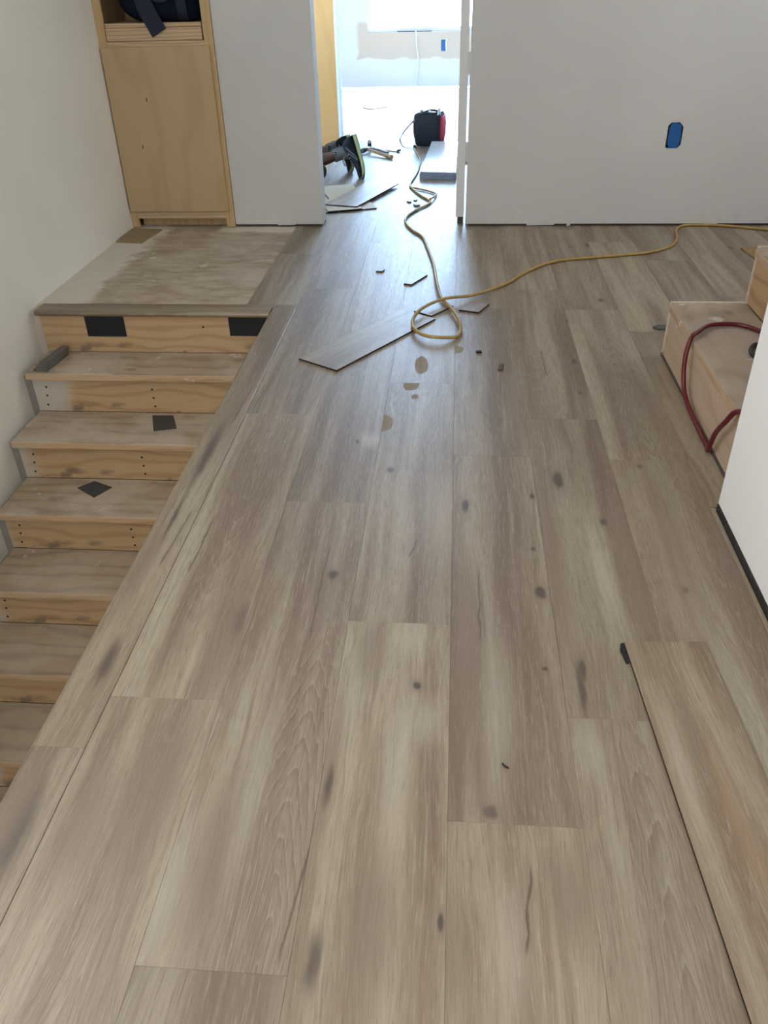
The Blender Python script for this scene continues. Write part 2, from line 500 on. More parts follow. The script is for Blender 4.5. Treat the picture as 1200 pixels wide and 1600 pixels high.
def prism(bm, pts, z0, z1, mat_side=None, bev=0.0):
    """polygon in plan (counter-clockwise) extruded between two heights"""
    n = len(pts)
    zz0 = z0 if isinstance(z0, (list, tuple)) else [z0] * n
    zz1 = z1 if isinstance(z1, (list, tuple)) else [z1] * n
    a = [bm.verts.new((p[0], p[1], zz0[i])) for i, p in enumerate(pts)]
    c = [bm.verts.new((p[0], p[1], zz1[i])) for i, p in enumerate(pts)]
    fs = [bm.faces.new(a[::-1]), bm.faces.new(c)]
    for i in range(n):
        j = (i + 1) % n
        f = bm.faces.new((a[i], a[j], c[j], c[i]))
        if mat_side is not None:
            f.material_index = mat_side
        fs.append(f)
    if mat_side is not None:
        fs[0].material_index = mat_side
    if bev:
        es = list({e for q in fs for e in q.edges})
        bmesh.ops.bevel(bm, geom=es, offset=bev, segments=1, affect='EDGES')
    return fs


def extrude_profile(bm, prof, axis, a0, a1):
    """closed 2-D profile swept straight along an axis (profile gives the two other coordinates in order)"""
    def pt(u, v, a):
        return {0: (a, u, v), 1: (u, a, v), 2: (u, v, a)}[axis]
    p0 = [bm.verts.new(pt(u, v, a0)) for u, v in prof]
    p1 = [bm.verts.new(pt(u, v, a1)) for u, v in prof]
    n = len(prof)
    bm.faces.new(p0[::-1])
    bm.faces.new(p1)
    for i in range(n):
        j = (i + 1) % n
        bm.faces.new((p0[i], p0[j], p1[j], p1[i]))


def smooth_path(pts, sub=6):
    pts = [Vector(p) for p in pts]
    out = []
    for i in range(len(pts) - 1):
        p0 = pts[max(i - 1, 0)]
        p1, p2 = pts[i], pts[i + 1]
        p3 = pts[min(i + 2, len(pts) - 1)]
        for k in range(sub):
            t = k / sub
            out.append(0.5 * ((2 * p1) + (-p0 + p2) * t + (2 * p0 - 5 * p1 + 4 * p2 - p3) * t * t + (-p0 + 3 * p1 - 3 * p2 + p3) * t ** 3))
    out.append(pts[-1])
    return out


def tube(bm, pts, rad, n=8, flat=None, smooth=True):
    """round (or flattened) tube along points; rad may be a list"""
    rings = []
    m = len(pts)
    up = Vector((0, 0, 1))
    for i, p in enumerate(pts):
        t = (pts[min(i + 1, m - 1)] - pts[max(i - 1, 0)])
        if t.length < 1e-9:
            t = Vector((0, 1, 0))
        t.normalize()
        if abs(t.dot(up)) > 0.95:
            u2 = Vector((0, 1, 0)) if not rings else prev
        else:
            u2 = up
        s = t.cross(u2).normalized()
        w = s.cross(t).normalized()
        prev = w
        r = rad[i] if isinstance(rad, (list, tuple)) else rad
        ra, rb = (r, r) if flat is None else (r, r * flat)
        rings.append([bm.verts.new(p + s * math.cos(2 * math.pi * k / n) * ra + w * math.sin(2 * math.pi * k / n) * rb) for k in range(n)])
    for i in range(m - 1):
        for k in range(n):
            f = bm.faces.new((rings[i][k], rings[i][(k + 1) % n], rings[i + 1][(k + 1) % n], rings[i + 1][k]))
            f.smooth = smooth
    bm.faces.new(rings[0][::-1])
    bm.faces.new(rings[-1])


def loft(bm, rings, smooth=True, caps=True):
    vv = [[bm.verts.new(p) for p in r] for r in rings]
    n = len(rings[0])
    for i in range(len(vv) - 1):
        for k in range(n):
            f = bm.faces.new((vv[i][k], vv[i][(k + 1) % n], vv[i + 1][(k + 1) % n], vv[i + 1][k]))
            f.smooth = smooth
    if caps:
        bm.faces.new(vv[0][::-1])
        bm.faces.new(vv[-1])
    return vv


def obj(name, bm, mats, parent=None, loc=None):
    """one mesh object; vertices are given in world space and moved to the local space of loc / the parent"""
    off = Vector((0, 0, 0))
    if loc is not None:
        off = Vector(loc)
    elif parent is not None:
        q = parent
        while q is not None:
            off += q.location
            q = q.parent
    if off.length:
        bmesh.ops.translate(bm, verts=bm.verts, vec=-off)
    bmesh.ops.recalc_face_normals(bm, faces=bm.faces)
    me = bpy.data.meshes.new(name)
    bm.to_mesh(me)
    bm.free()
    for mt in (mats if isinstance(mats, (list, tuple)) else [mats]):
        me.materials.append(mt)
    o = bpy.data.objects.new(name, me)
    COL.objects.link(o)
    if parent is not None:
        o.parent = parent
        if loc is not None:
            q, po = parent, Vector((0, 0, 0))
            while q is not None:
                po += q.location
                q = q.parent
            o.location = Vector(loc) - po
    elif loc is not None:
        o.location = loc
    return o


def thing(name, label, cat, loc=(0, 0, 0), group=None):
    o = bpy.data.objects.new(name, None)
    COL.objects.link(o)
    o.location = loc
    o['label'] = label
    o['category'] = cat
    if group:
        o['group'] = group
    return o


def tag(o, label, cat, group=None):
    o['label'] = label
    o['category'] = cat
    if group:
        o['group'] = group
    return o


def struct(o):
    o['kind'] = 'structure'
    return o


def B():
    return bmesh.new()


def wall_mesh(bm, us, vs, solid, place, t0, t1):
    """slab on a grid of u and v lines with some cells left open; place(u, v, t) gives the point"""
    nu, nv = len(us) - 1, len(vs) - 1
    cache = {}

    def V(i, j, k):
        key = (i, j, k)
        if key not in cache:
            cache[key] = bm.verts.new(place(us[i], vs[j], (t0, t1)[k]))
        return cache[key]

    def ok(i, j):
        return 0 <= i < nu and 0 <= j < nv and solid(0.5 * (us[i] + us[i + 1]), 0.5 * (vs[j] + vs[j + 1]))
    for i in range(nu):
        for j in range(nv):
            if not ok(i, j):
                continue
            for k in (0, 1):
                bm.faces.new((V(i, j, k), V(i + 1, j, k), V(i + 1, j + 1, k), V(i, j + 1, k)))
            for (di, dj, a, c) in ((-1, 0, (i, j), (i, j + 1)), (1, 0, (i + 1, j), (i + 1, j + 1)),
                                   (0, -1, (i, j), (i + 1, j)), (0, 1, (i, j + 1), (i + 1, j + 1))):
                if not ok(i + di, j + dj):
                    bm.faces.new((V(*a, 0), V(*c, 0), V(*c, 1), V(*a, 1)))


def wall(name, u0, u1, v0, v1, holes, axis, t0, t1, mat):
    """axis: the direction the wall is thin along (0 = X, 1 = Y); holes are (u0, u1, v0, v1)"""
    us = sorted({u0, u1, *[h[0] for h in holes], *[h[1] for h in holes]})
    vs = sorted({v0, v1, *[h[2] for h in holes], *[h[3] for h in holes]})
    us = [u for u in us if u0 <= u <= u1]
    vs = [v for v in vs if v0 <= v <= v1]
    bm = B()
    solid = lambda u, v: not any(h[0] < u < h[1] and h[2] < v < h[3] for h in holes)
    place = (lambda u, v, t: (t, u, v)) if axis == 0 else (lambda u, v, t: (u, t, v))
    wall_mesh(bm, us, vs, solid, place, t0, t1)
    return struct(obj(name, bm, mat))


# ------------------------------------------------------------------ floor: subfloor, planks, nosings
WX = -1.845          # face of the left wall
YF = 4.70            # face of the wall with the doorway
bm = B()
box(bm, -0.765, 3.0, -4.2, 3.31, -0.26, -0.0065)
box(bm, -1.95, 3.0, 3.34, 4.76, -0.26, -0.0065)
box(bm, -0.765, 3.0, 3.31, 3.34, -0.26, -0.0065)
box(bm, -2.8, 1.75, 4.76, 7.40, -0.26, -0.0065)
floor = struct(obj('floor', bm, M['subfloor']))

PW, PL, PT = 0.2275, 1.2545, 0.0065
X0 = -0.668
JOINT = {-1: 0.40, 0: 1.113, 1: 0.592, 2: 1.365, 3: 0.865, 4: 1.109, 5: 0.857, 6: 0.616, 7: 0.30, 8: 1.02, 9: 0.10, 10: 0.75, 11: 0.5, 12: 1.1,
         13: 0.2, -2: 0.9, -3: 0.2, -4: 1.0, -5: 0.5}
MARKS = [(-0.108, 2.775, 0.026, 0.085, 'd'), (-0.136, 2.605, 0.030, 0.055, 'd'), (-0.115, 2.51, 0.012, 0.018, 'd'), (-0.21, 2.32, 0.030, 0.06, 'd'), (-0.235, 2.20, 0.045, 0.05, 'l'), (0.02, 2.93, 0.03, 0.04, 'd'), (-0.051,1.178,0.013,0.018,'k'),(0.221,1.486,0.018,0.033,'k'),(0.407,1.786,0.013,0.024,'k'),(0.31,1.989,0.023,0.069,'k'),(0.087,0.888,0.02,0.023,'k'),(0.006,0.686,0.007,0.022,'k'),(0.209,1.238,0.009,0.011,'k'),(0.287,1.243,0.012,0.045,'k'),(-0.27,1.528,0.018,0.025,'k'),(0.049,1.845,0.014,0.05,'k'),(0.232,1.902,0.01,0.023,'k'),(0.216,1.656,0.009,0.016,'k'),(0.449,2.823,0.016,0.041,'k'),(0.468,3.238,0.01,0.029,'k'),(0.439,2.563,0.009,0.02,'k'),(0.553,1.512,0.012,0.019,'k'),(0.552,2.077,0.011,0.015,'k'),(0.638,3.487,0.016,0.033,'k'),(0.687,4.323,0.019,0.047,'k'),(1.387,4.278,0.022,0.045,'k'),(-0.281,2.19,0.01,0.024,'k'),(-0.166,2.022,0.015,0.022,'k'),(-0.201,0.962,0.016,0.201,'b'),(-0.179,0.617,0.013,0.055,'k2'),(-0.199,0.927,0.008,0.055,'k2'),(0.043,1.166,0.026,0.23,'b'),(-0.706,1.206,0.019,0.079,'k2'),(-0.607,0.816,0.044,0.136,'b'),(-0.707,0.823,0.025,0.112,'k2'),(-0.507,0.888,0.051,0.229,'b'),(-0.369,0.76,0.042,0.194,'b'),(-0.155,1.285,0.034,0.119,'b'),(0.08,0.979,0.021,0.115,'b'),(0.269,1.601,0.022,0.396,'b'),(0.279,1.18,0.01,0.088,'k2'),(0.051,1.4,0.02,0.22,'b'),(0.206,0.742,0.04,0.107,'b'),(-0.457,1.352,0.014,0.064,'k2'),(-0.477,1.288,0.042,0.244,'b'),(-0.098,0.671,0.039,0.139,'b'),(0.018,0.631,0.028,0.112,'b'),(0.562,1.694,0.047,0.453,'b'),(0.445,1.559,0.037,0.327,'b'),(0.209,2.521,0.026,0.198,'b'),(0.644,2.536,0.034,0.247,'b'),(-0.77,2.391,0.054,0.283,'b'),(-0.706,2.648,0.014,0.219,'b'),(-0.752,2.015,0.023,0.221,'k2'),(-0.025,1.087,0.032,0.064,'l'),(-0.074,1.31,0.041,0.061,'l'),(0.273,1.035,0.024,0.09,'l'),(-0.33,0.926,0.023,0.194,'l'),(-0.079,0.97,0.029,0.202,'l'),(0.112,1.136,0.038,0.239,'l'),(-0.426,0.701,0.02,0.17,'l'),(0.112,0.656,0.025,0.115,'l'),(0.003,1.812,0.085,0.248,'l'),(0.37,1.556,0.023,0.249,'l')]
CRACKS = [(-0.294,1.653,-0.292,1.278),(0.079,1.578,0.079,1.298),(-0.074,1.685,-0.089,1.603),(-0.205,0.867,-0.232,0.595),(0.338,2.94,0.339,2.68),(0.15,0.793,0.132,0.638),(-0.652,2.395,-0.638,2.596),(0.527,1.08,0.524,1.006),(-0.617,1.784,-0.625,1.505)]
# cathedral grain: plank it lies on (column, row) -> centre x, centre y, lengthening, half width, strength
CATH_W = [(-0.262, 0.577, 0.115, 0.115, 1.0), (0.60, 2.40, 0.10, 0.10, 1.0), (0.355, 0.40, 0.07, 0.07, 0.9), (-0.52, 0.30, 0.07, 0.075, 0.7)]

oak_plain = oak('oak_vinyl_plank')
OAK_CACHE = {}


def col_of(x):
    return math.floor((x - X0) / PW)


def row_of(c, y):
    return math.floor((y - JOINT[c]) / PL)


def plank_material(c, r):
    key = (c, r)
    if key in OAK_CACHE:
        return OAK_CACHE[key]
    ox, oy = X0 + c * PW, JOINT[c] + r * PL
    mk = [(round(m[0] - ox, 4), round(m[1] - oy, 4)) + m[2:] for m in MARKS
          if -0.02 < m[0] - ox < PW + 0.02 and -m[3] * 0.5 < m[1] - oy < PL + m[3] * 0.5 and (col_of(m[0]), row_of(col_of(m[0]), m[1])) == key]
    ck = [(k[0] - ox, k[1] - oy, k[2] - ox, k[3] - oy) for k in CRACKS
          if (col_of(k[0] * 0.5 + k[2] * 0.5), row_of(col_of(k[0] * 0.5 + k[2] * 0.5), 0.5 * (k[1] + k[3]))) == key]
    ct = None
    for w in CATH_W:
        if (col_of(w[0]), row_of(col_of(w[0]), w[1] + 0.12)) == key:
            ct = (w[0] - ox, w[1] - oy, w[2], w[3], w[4])
    OAK_CACHE[key] = oak_plain if not (mk or ck or ct) else oak('oak_vinyl_plank_%d_%d' % (c + 9, r + 9), mk, ck, ct)
    return OAK_CACHE[key]


def plank_bm(x0, x1, y0, y1, z1=0.0, t=PT):
    g = 0.0001
    bm = B()
    f = box(bm, x0 + g, x1 - g, y0 + g, y1 - g, z1 - t, z1)
    top = max(f, key=lambda q: q.calc_center_median().z)
    bmesh.ops.bevel(bm, geom=list(top.edges), offset=0.0004, segments=1, affect='EDGES')
    return bm


def tones(c, r):
    q = random.Random(c * 131 + r * 17 + 5)
    return (q.random(), q.random(), 0.75 * q.random() ** 1.3 if q.random() > 0.3 else 0.0, 1.0)


def lay(c, x0, x1, y0, y1):
    """lay the planks of one column, clipped to a rectangle"""
    ox = X0 + c * PW
    a, bb = max(ox, x0), min(ox + PW, x1)
    if bb - a < 0.004:
        return
    r = math.floor((y0 - JOINT[c]) / PL)
    while JOINT[c] + r * PL < y1:
        oy = JOINT[c] + r * PL
        ya, yb = max(oy, y0), min(oy + PL, y1)
        if yb - ya > 0.01:
            o = obj('plank', plank_bm(a, bb, ya, yb), plank_material(c, r), floor, loc=(ox, oy, 0))
            o.color = tones(c, r)
        r += 1


DL, DR = -0.74, 0.062        # doorway
YA = YF + 0.005              # the planks run just under the wall face
for c in range(0, 6):
    lay(c, -0.668, 0.72, -4.15, YA)
lay(6, 0.6, 0.708, -4.15, 1.866)
lay(6, 0.6, 0.772, 1.866, 2.915)
lay(-1, -0.8955, 0, 3.403, YA)
for c in range(6, 15):
    if c in JOINT:
        lay(c, 0.6, 2.98, 2.915, YA)
for c in range(-1, 4):
    lay(c, DL, DR, YA, YF + 0.125)
for c in range(-5, 7):
    lay(c, -1.75, 0.90, YF + 0.125, 7.40)

# bare plywood landing
bm = B()
box(bm, WX, -0.8965, 3.40, YF + 0.35, -0.0065, -0.0035)
obj('subfloor_panel', bm, M['landing'], floor)

# rounded stair nosings
NOSE = [(0.0, 0.0), (0.0, -0.004), (-0.006, -0.004), (-0.010, -0.020), (0, 0)]


def nosing_profile(inner, outer):
    """plan coordinate of the inner and the outer edge -> (plan, z) outline with a bull-nose"""
    d = 1 if outer > inner else -1
    r = 0.011
    pts = [(inner, -0.0064), (inner, 0.0012), (inner + d * 0.004, 0.0020)]
    cx, cz = outer - d * r, 0.0020 - r
    for k in range(7):
        a = math.pi / 2 - k * math.pi / 6
        pts.append((cx + d * math.cos(a) * r, cz + math.sin(a) * r))
    pts += [(outer - d * r, -0.022), (outer - d * 0.030, -0.022), (outer - d * 0.030, -0.0064)]
    return pts


NOSE_SIDE = oak('oak_vinyl_nosing', [(0.068, 1.206 - 0.977, 0.018, 0.079, 'k2'), (0.06, 2.391 - 0.977, 0.03, 0.283, 'b'), (0.05, 2.10 - 0.977, 0.018, 0.22, 'k2'), (0.04, 1.55 - 0.977, 0.02, 0.2, 'b'), (0.05, 1.75 - 0.977, 0.008, 0.12, 'k2')],
                [(0.09, 0.82, 0.075, 0.55), (0.085, 1.62, 0.08, 1.3)], (0.05, -3.0, 0.1, 0.05, 0.0), 0.05)
for (a, bb) in ((-4.15, -1.45), (-1.45, 0.977), (0.977, 3.36)):
    bm = B()
    extrude_profile(bm, nosing_profile(-0.6685, -0.776), 1, a + 0.0004, bb)
    o = obj('stair_nosing', bm, NOSE_SIDE if bb > 1 else oak('oak_vinyl_nosing_near', [(0.058, 2.24, 0.03, 0.12, 'k2'), (0.03, 2.30, 0.03, 0.13, 'b'), (0.02, 2.1, 0.02, 0.1, 'k2')], (), (0.05, -3.0, 0.1, 0.05, 0.0)), floor, loc=(-0.776, a if a < 0.9 else 0.977, 0))
    o.color = (RND.random(), 0.45, 0.0, 1)


def swap_axes(mat_name):
    """oak with its grain along X (for the landing's nosing)"""
    m = oak(mat_name, [(0.05, 0.35, 0.015, 0.2, 'b'), (0.04, 0.8, 0.012, 0.25, 'b')], (), (0.05, -3.0, 0.1, 0.05, 0.0), 0.12)
    nt = m.node_tree
    tc = [n for n in nt.nodes if n.type == 'TEX_COORD'][0]
    for lk in [l for l in nt.links if l.from_node == tc]:
        sepn = lk.to_node
        nt.links.remove(lk)
        rot = nt.nodes.new('ShaderNodeMapping')
        rot.inputs['Rotation'].default_value = (0, 0, math.pi / 2)
        nt.links.new(tc.outputs['Object'], rot.inputs['Vector'])
        nt.links.new(rot.outputs[0], sepn.inputs[0])
    return m


bm = B()
extrude_profile(bm, nosing_profile(3.402, 3.296), 0, -1.815, -0.7765)
o = obj('stair_nosing', bm, swap_axes('oak_vinyl_landing_nosing'), floor, loc=(-0.72, 3.30, 0))
o.color = (0.35, 0.3, 0.0, 1)
# floor board filling the mitre behind the two nosings
bm = B()
prism(bm, [(-0.7765, 3.362), (-0.6685, 3.362), (-0.6685, 3.402), (-0.7765, 3.402)], -0.0065, 0.001)
o = obj('plank', bm, oak_plain, floor, loc=(-0.8955, 2.6, 0))
o.color = (0.62, 0.5, 0, 1)

# the pale sheet floor of the room beyond, board by board
bm = B()
box(bm, -2.8, 1.75, 7.40, 11.0, -0.26, -0.010)
floor2 = struct(obj('floor', bm, M['subfloor']))
for i in range(4):
    for j in range(3):
        bm = B()
        xa, ya = -2.75 + i * 1.12, 7.402 + j * 1.2
        box(bm, xa + 0.001, min(xa + 1.12, 1.74) - 0.001, ya + 0.001, min(ya + 1.2, 10.99) - 0.001, -0.010, -0.004)
        obj('subfloor_sheet', bm, M['far_subfloor'], floor2)

# outside ground
bm = B()
box(bm, -40, 40, 11.25, 70, -0.6, -0.45)
struct(obj('ground', bm, M['ground']))
bm = B()
box(bm, 1.95, 40, -30, 11.25, -0.6, -0.45)
struct(obj('ground', bm, M['ground']))

# lower floor at the foot of the stairs
bm = B()
box(bm, -1.95, -0.70, -4.2, 3.5, -2.45, -2.35)
struct(obj('floor', bm, M['subfloor']))

# ------------------------------------------------------------------ walls and ceilings
CH = 2.9
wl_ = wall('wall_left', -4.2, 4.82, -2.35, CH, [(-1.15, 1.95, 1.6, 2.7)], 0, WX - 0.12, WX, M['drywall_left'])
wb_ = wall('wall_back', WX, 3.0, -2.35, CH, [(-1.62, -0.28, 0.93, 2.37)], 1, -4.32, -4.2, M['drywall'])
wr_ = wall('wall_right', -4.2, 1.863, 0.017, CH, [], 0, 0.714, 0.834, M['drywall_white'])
# bottom plate showing in the gap under the drywall
bm = B()
box(bm, 0.7105, 0.826, -4.2, 1.858, -0.006, 0.017)
obj('sill_plate', bm, simple('dark_sill_seal', (0.045, 0.044, 0.043), 0.8, 0.2, 0.4, 60), wr_)
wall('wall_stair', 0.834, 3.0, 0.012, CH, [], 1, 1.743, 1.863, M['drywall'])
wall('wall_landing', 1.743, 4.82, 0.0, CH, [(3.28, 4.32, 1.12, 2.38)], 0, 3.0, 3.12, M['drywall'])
# the wall with the doorway and the opening for the cabinet and the switch box
BX0, BX1, BZ0, BZ1 = 1.088, 1.166, 0.394, 0.518
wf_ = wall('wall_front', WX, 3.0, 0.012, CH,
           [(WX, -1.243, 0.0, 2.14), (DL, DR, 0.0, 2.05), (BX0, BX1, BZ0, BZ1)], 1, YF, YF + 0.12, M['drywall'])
for (a, bb) in ((-1.235, DL - 0.012), (DR + 0.012, 2.98)):
    bm = B()
    box(bm, a, bb, YF + 0.012, YF + 0.108, -0.001, 0.012)
    obj('sill_plate', bm, M['shadow_gap'], wf_)
# little lips of torn drywall paper at the foot of the wall
for (xa, w_, h_) in ((0.40, 0.15, 0.010), (0.62, 0.02, 0.014), (1.36, 0.07, 0.008), (-1.0, 0.1, 0.006)):
    bm = B()
    prism(bm, [(xa, YF - 0.002), (xa + w_, YF - 0.002), (xa + w_, YF + 0.004), (xa, YF + 0.004)],
          [0.0125 - h_, 0.0125 - h_ * 0.7, 0.0125 - h_ * 0.7, 0.0125 - h_], 0.026)
    obj('paper_lip', bm, M['drywall'], wf_)
# broken corners of the switch box cutout
for (cx, cz, sx, sz, a) in ((BX0, BZ1, 1, -1, 0.016), (BX1, BZ1, -1, -1, 0.022), (BX1, BZ0, -1, 1, 0.018), (BX0, BZ0, 1, 1, 0.009)):
    bm = B()
    extrude_profile(bm, [(cx - sx * 0.001, cz - sz * 0.001), (cx + sx * a, cz - sz * 0.001), (cx + sx * a * 0.5, cz + sz * a * 0.45), (cx - sx * 0.001, cz + sz * a * 1.1)], 1, YF, YF + 0.004)
    obj('cutout_corner', bm, M['drywall'], wf_)
bm = B()
box(bm, -1.97, 3.12, -4.32, 4.82, CH, CH + 0.1)
struct(obj('ceiling', bm, M['ceiling']))
# wall of the stairwell under the floor edge
bm = B()
box(bm, -0.74, -0.70, -4.2, 3.5, -2.35, -0.26)
struct(obj('wall_stairwell', bm, M['drywall']))
bm = B()
box(bm, WX, -0.70, 3.40, 3.5, -2.35, -0.26)
struct(obj('wall_stairwell', bm, M['drywall']))
# the rooms beyond the doorway
wall('wall_far', -2.8, 1.75, 0.016, 2.6, [(-1.07, 0.45, 0.585, 2.25), (-0.207, -0.15, 0.385, 0.503)], 1, 11.0, 11.12, M['far_wall'])
wall('wall_far_right', 4.82, 11.12, 0.0, 2.6, [(8.85, 10.05, 0.02, 2.12)], 0, 1.62, 1.74, M['drywall_white'])
wall('wall_far_left', 4.82, 11.12, 0.0, 2.6, [], 0, -2.8, -2.68, M['drywall_white'])
bm = B()
box(bm, -2.9, 1.8, 4.82, 11.15, 2.6, 2.7)
struct(obj('ceiling', bm, M['ceiling']))
# partition behind the kneeling person, ending in a birch cabinet end panel
pw_ = wall('wall_partition', -2.68, -0.94, 0.012, 2.6, [], 1, 7.232, 7.33, M['drywall_white'])


def window(name, axis, u0, u1, v0, v1, t, mullions=1, pane='glass'):
    """frame of four bars with a pane; axis is the direction the window faces"""
    fw, d = 0.045, 0.05
    P = (lambda a, b_, c, e, f, h: (a, b_, e, f, c, h))

    def bar(ua, ub, va, vb):
        bm = B()
        if axis == 1:
            box(bm, ua, ub, t - d / 2, t + d / 2, va, vb, 0.004)
        else:
            box(bm, t - d / 2, t + d / 2, ua, ub, va, vb, 0.004)
        return bm
    root = struct(bpy.data.objects.new(name, None))
    COL.objects.link(root)
    for (a, c, e, f) in ((u0, u1, v0, v0 + fw), (u0, u1, v1 - fw, v1), (u0, u0 + fw, v0 + fw, v1 - fw), (u1 - fw, u1, v0 + fw, v1 - fw)):
        obj('window_frame', bar(a, c, e, f), M['frame_white'], root)
    ends = [u0 + fw + (u1 - u0 - 2 * fw) * k / (mullions + 1) for k in range(mullions + 2)]
    for k in range(1, mullions + 1):
        obj('mullion', bar(ends[k] - 0.02, ends[k] + 0.02, v0 + fw, v1 - fw), M['frame_white'], root)
    for k in range(mullions + 1):
        bm = B()
        a = ends[k] + (0.02 if k else 0.0)
        c = ends[k + 1] - (0.02 if k < mullions else 0.0)
        if axis == 1:
            box(bm, a, c, t - 0.003, t + 0.003, v0 + fw, v1 - fw)
        else:
            box(bm, t - 0.003, t + 0.003, a, c, v0 + fw, v1 - fw)
        obj('pane', bm, M[pane], root)
    return root


w1 = window('window_1', 1, -1.07, 0.45, 0.585, 2.25, 11.06, 0)
bm = B()
box(bm, -0.72, -0.32, 11.005, 11.03, 0.5855, 0.592)
obj('weather_strip', bm, M['dark_steel'], w1)
window('window_2', 0, 8.85, 10.05, 0.02, 2.12, 1.68, 1, 'sky_block')  # opaque panes added here, cutting the blue light on the far wall
window('window_3', 0, -1.15, 1.95, 1.6, 2.7, WX - 0.06, 2, 'sky_block')  # this and the next two are blocked too; added lamps light the room
window('window_4', 1, -1.62, -0.28, 0.93, 2.37, -4.26, 1, 'sky_block')
window('window_5', 0, 3.28, 4.32, 1.12, 2.38, 3.06, 0, 'sky_block')

# door opening: left return and the loose right jamb with a gap behind it
bm = B()
box(bm, 0.006, 0.051, YF + 0.055, YF + 0.118, 0.036, 2.05, 0.001)
jamb = struct(obj('trim_1', bm, M['drywall_white']))
for z in (0.372, 0.315, 0.80):
    bm = B()
    box(bm, 0.051, DR, YF + 0.06, YF + 0.11, z - (0.055 if z > 0.35 else 0.008), z + (0.045 if z > 0.35 else 0.008))
    obj('shim', bm, M['drywall_white'], jamb)
bm = B()
box(bm, 0.016, 0.049, YF + 0.06, YF + 0.11, -0.001, 0.036)
obj('stud_foot', bm, M['shadow_gap'], jamb)

# ------------------------------------------------------------------ stairs going down on the left
st_root = thing('wooden_staircase', 'unfinished pine staircase going down along the left wall', 'stairs', (-1.3, 3.3, 0))
PINE_L, PINE_D = (0.50, 0.345, 0.195), (0.39, 0.245, 0.122)
RISE, RUN = 0.195, 0.2475
SXL, SXR = -1.812, -0.741
RY0 = 3.372
for i in range(11):
    ry = RY0 - i * RUN if i else 3.330
    zt, zb = -i * RISE, -(i + 1) * RISE
    nz = [(0.045, 0.03), (0.052, 0.075), (0.058, 0.115), (0.53, 0.03), (0.53, 0.07), (0.53, 0.11)] if i else [(0.73, 0.12)]
    bm = B()
    top = zt - (0.030 if i else 0.0225)
    box(bm, SXL - (0 if i == 0 else 0.0), SXR, ry, ry + 0.02, zb, top, 0.0012)
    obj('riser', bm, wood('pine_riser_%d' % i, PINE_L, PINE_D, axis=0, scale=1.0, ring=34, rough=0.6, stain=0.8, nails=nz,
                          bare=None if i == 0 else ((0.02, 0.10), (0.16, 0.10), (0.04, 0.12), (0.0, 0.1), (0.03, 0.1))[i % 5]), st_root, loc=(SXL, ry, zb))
    ty0 = RY0 - (i + 1) * RUN - 0.04
    ty1 = ry
    bm = B()
    box(bm, SXL, SXR, ty0, ty1, zb - 0.029, zb, 0.003, 2)
    obj('tread', bm, wood('dusty_tread_%d' % i, (0.40, 0.31, 0.225), (0.27, 0.205, 0.15), axis=0, scale=1.0, ring=26, rough=0.8,
                          dust=0.75 if i < 3 else 0.4, dust_col=(0.52, 0.455, 0.37), dust_scale=3.2), st_root, loc=(SXL, ty0, zb))
# bare pine front edge of each tread
for i in range(10):
    ty0 = RY0 - (i + 1) * RUN - 0.04
    zb = -(i + 1) * RISE
    bm = B()
    box(bm, SXL + 0.001, SXR, ty0 - 0.0022, ty0 + 0.001, zb - 0.0275, zb - 0.0025, 0.0006)
    obj('tread_edge', bm, wood('pine_edge_%d' % i, (0.52, 0.35, 0.20), (0.37, 0.22, 0.11), axis=0, scale=1.0, ring=50, rough=0.7, dust=0.35, dust_col=(0.45, 0.40, 0.34)), st_root, loc=(SXL, ty0, zb))
# saw-tooth stringer on the wall side
bm = B()
pr = []
for i in range(11):
    yy = RY0 + 0.022 - i * RUN
    pr += [(yy - (0.04 if i == 0 else 0.018), -i * RISE - (0.023 if i == 0 else 0.03)), (yy - (0.04 if i == 0 else 0.018), -(i + 1) * RISE - 0.03)]
pr += [(RY0 + 0.022 - 11 * RUN, -11 * RISE - 0.03), (RY0 + 0.022 - 11 * RUN, -12 * RISE), (RY0 + 0.02, -2.0 * RISE)]
extrude_profile(bm, pr, 0, WX + 0.001, SXL - 0.0005)
obj('stringer', bm, simple('grey_stringer', (0.30, 0.28, 0.25), 0.8, 0.2, 0.2, 12), st_root)

# pads and scraps on the stairs
bm = B()
prism(bm, [(-1.608, 3.329), (-1.608, 3.326), (-1.432, 3.326), (-1.432, 3.329)], -0.121, -0.0235)
tag(obj('black_pad', bm, M['black'], loc=(-1.52, 3.328, -0.12)), 'black rectangular pad on the top riser, the one nearer the left wall', 'pad', 'black pads on the top riser')
bm = B()
prism(bm, [(-0.965, 3.329), (-0.965, 3.326), (-0.79, 3.326), (-0.79, 3.329)], -0.113, -0.0235)
tag(obj('black_pad', bm, M['black'], loc=(-0.88, 3.328, -0.11)), 'black rectangular pad on the top riser, cut off by the floor edge', 'pad', 'black pads on the top riser')
bm = B()
prism(bm, [(-1.24, 2.951), (-1.148, 2.977), (-1.197, 3.092), (-1.289, 3.090)], -0.3898, -0.386, bev=0.0006)
tag(obj('vinyl_tile_sample', bm, M['grey_tile'], loc=(-1.22, 3.03, -0.389)), 'dark grey square tile sample lying straight on the second tread down', 'tile', 'dark square samples on the treads')
bm = B()
prism(bm, [(-1.456, 2.726), (-1.409, 2.808), (-1.502, 2.852), (-1.555, 2.797)], -0.5848, -0.581, bev=0.0006)
tag(obj('vinyl_tile_sample', bm, M['grey_tile'], loc=(-1.48, 2.8, -0.584)), 'dark grey square tile sample turned like a diamond on the third tread down', 'tile', 'dark square samples on the treads')


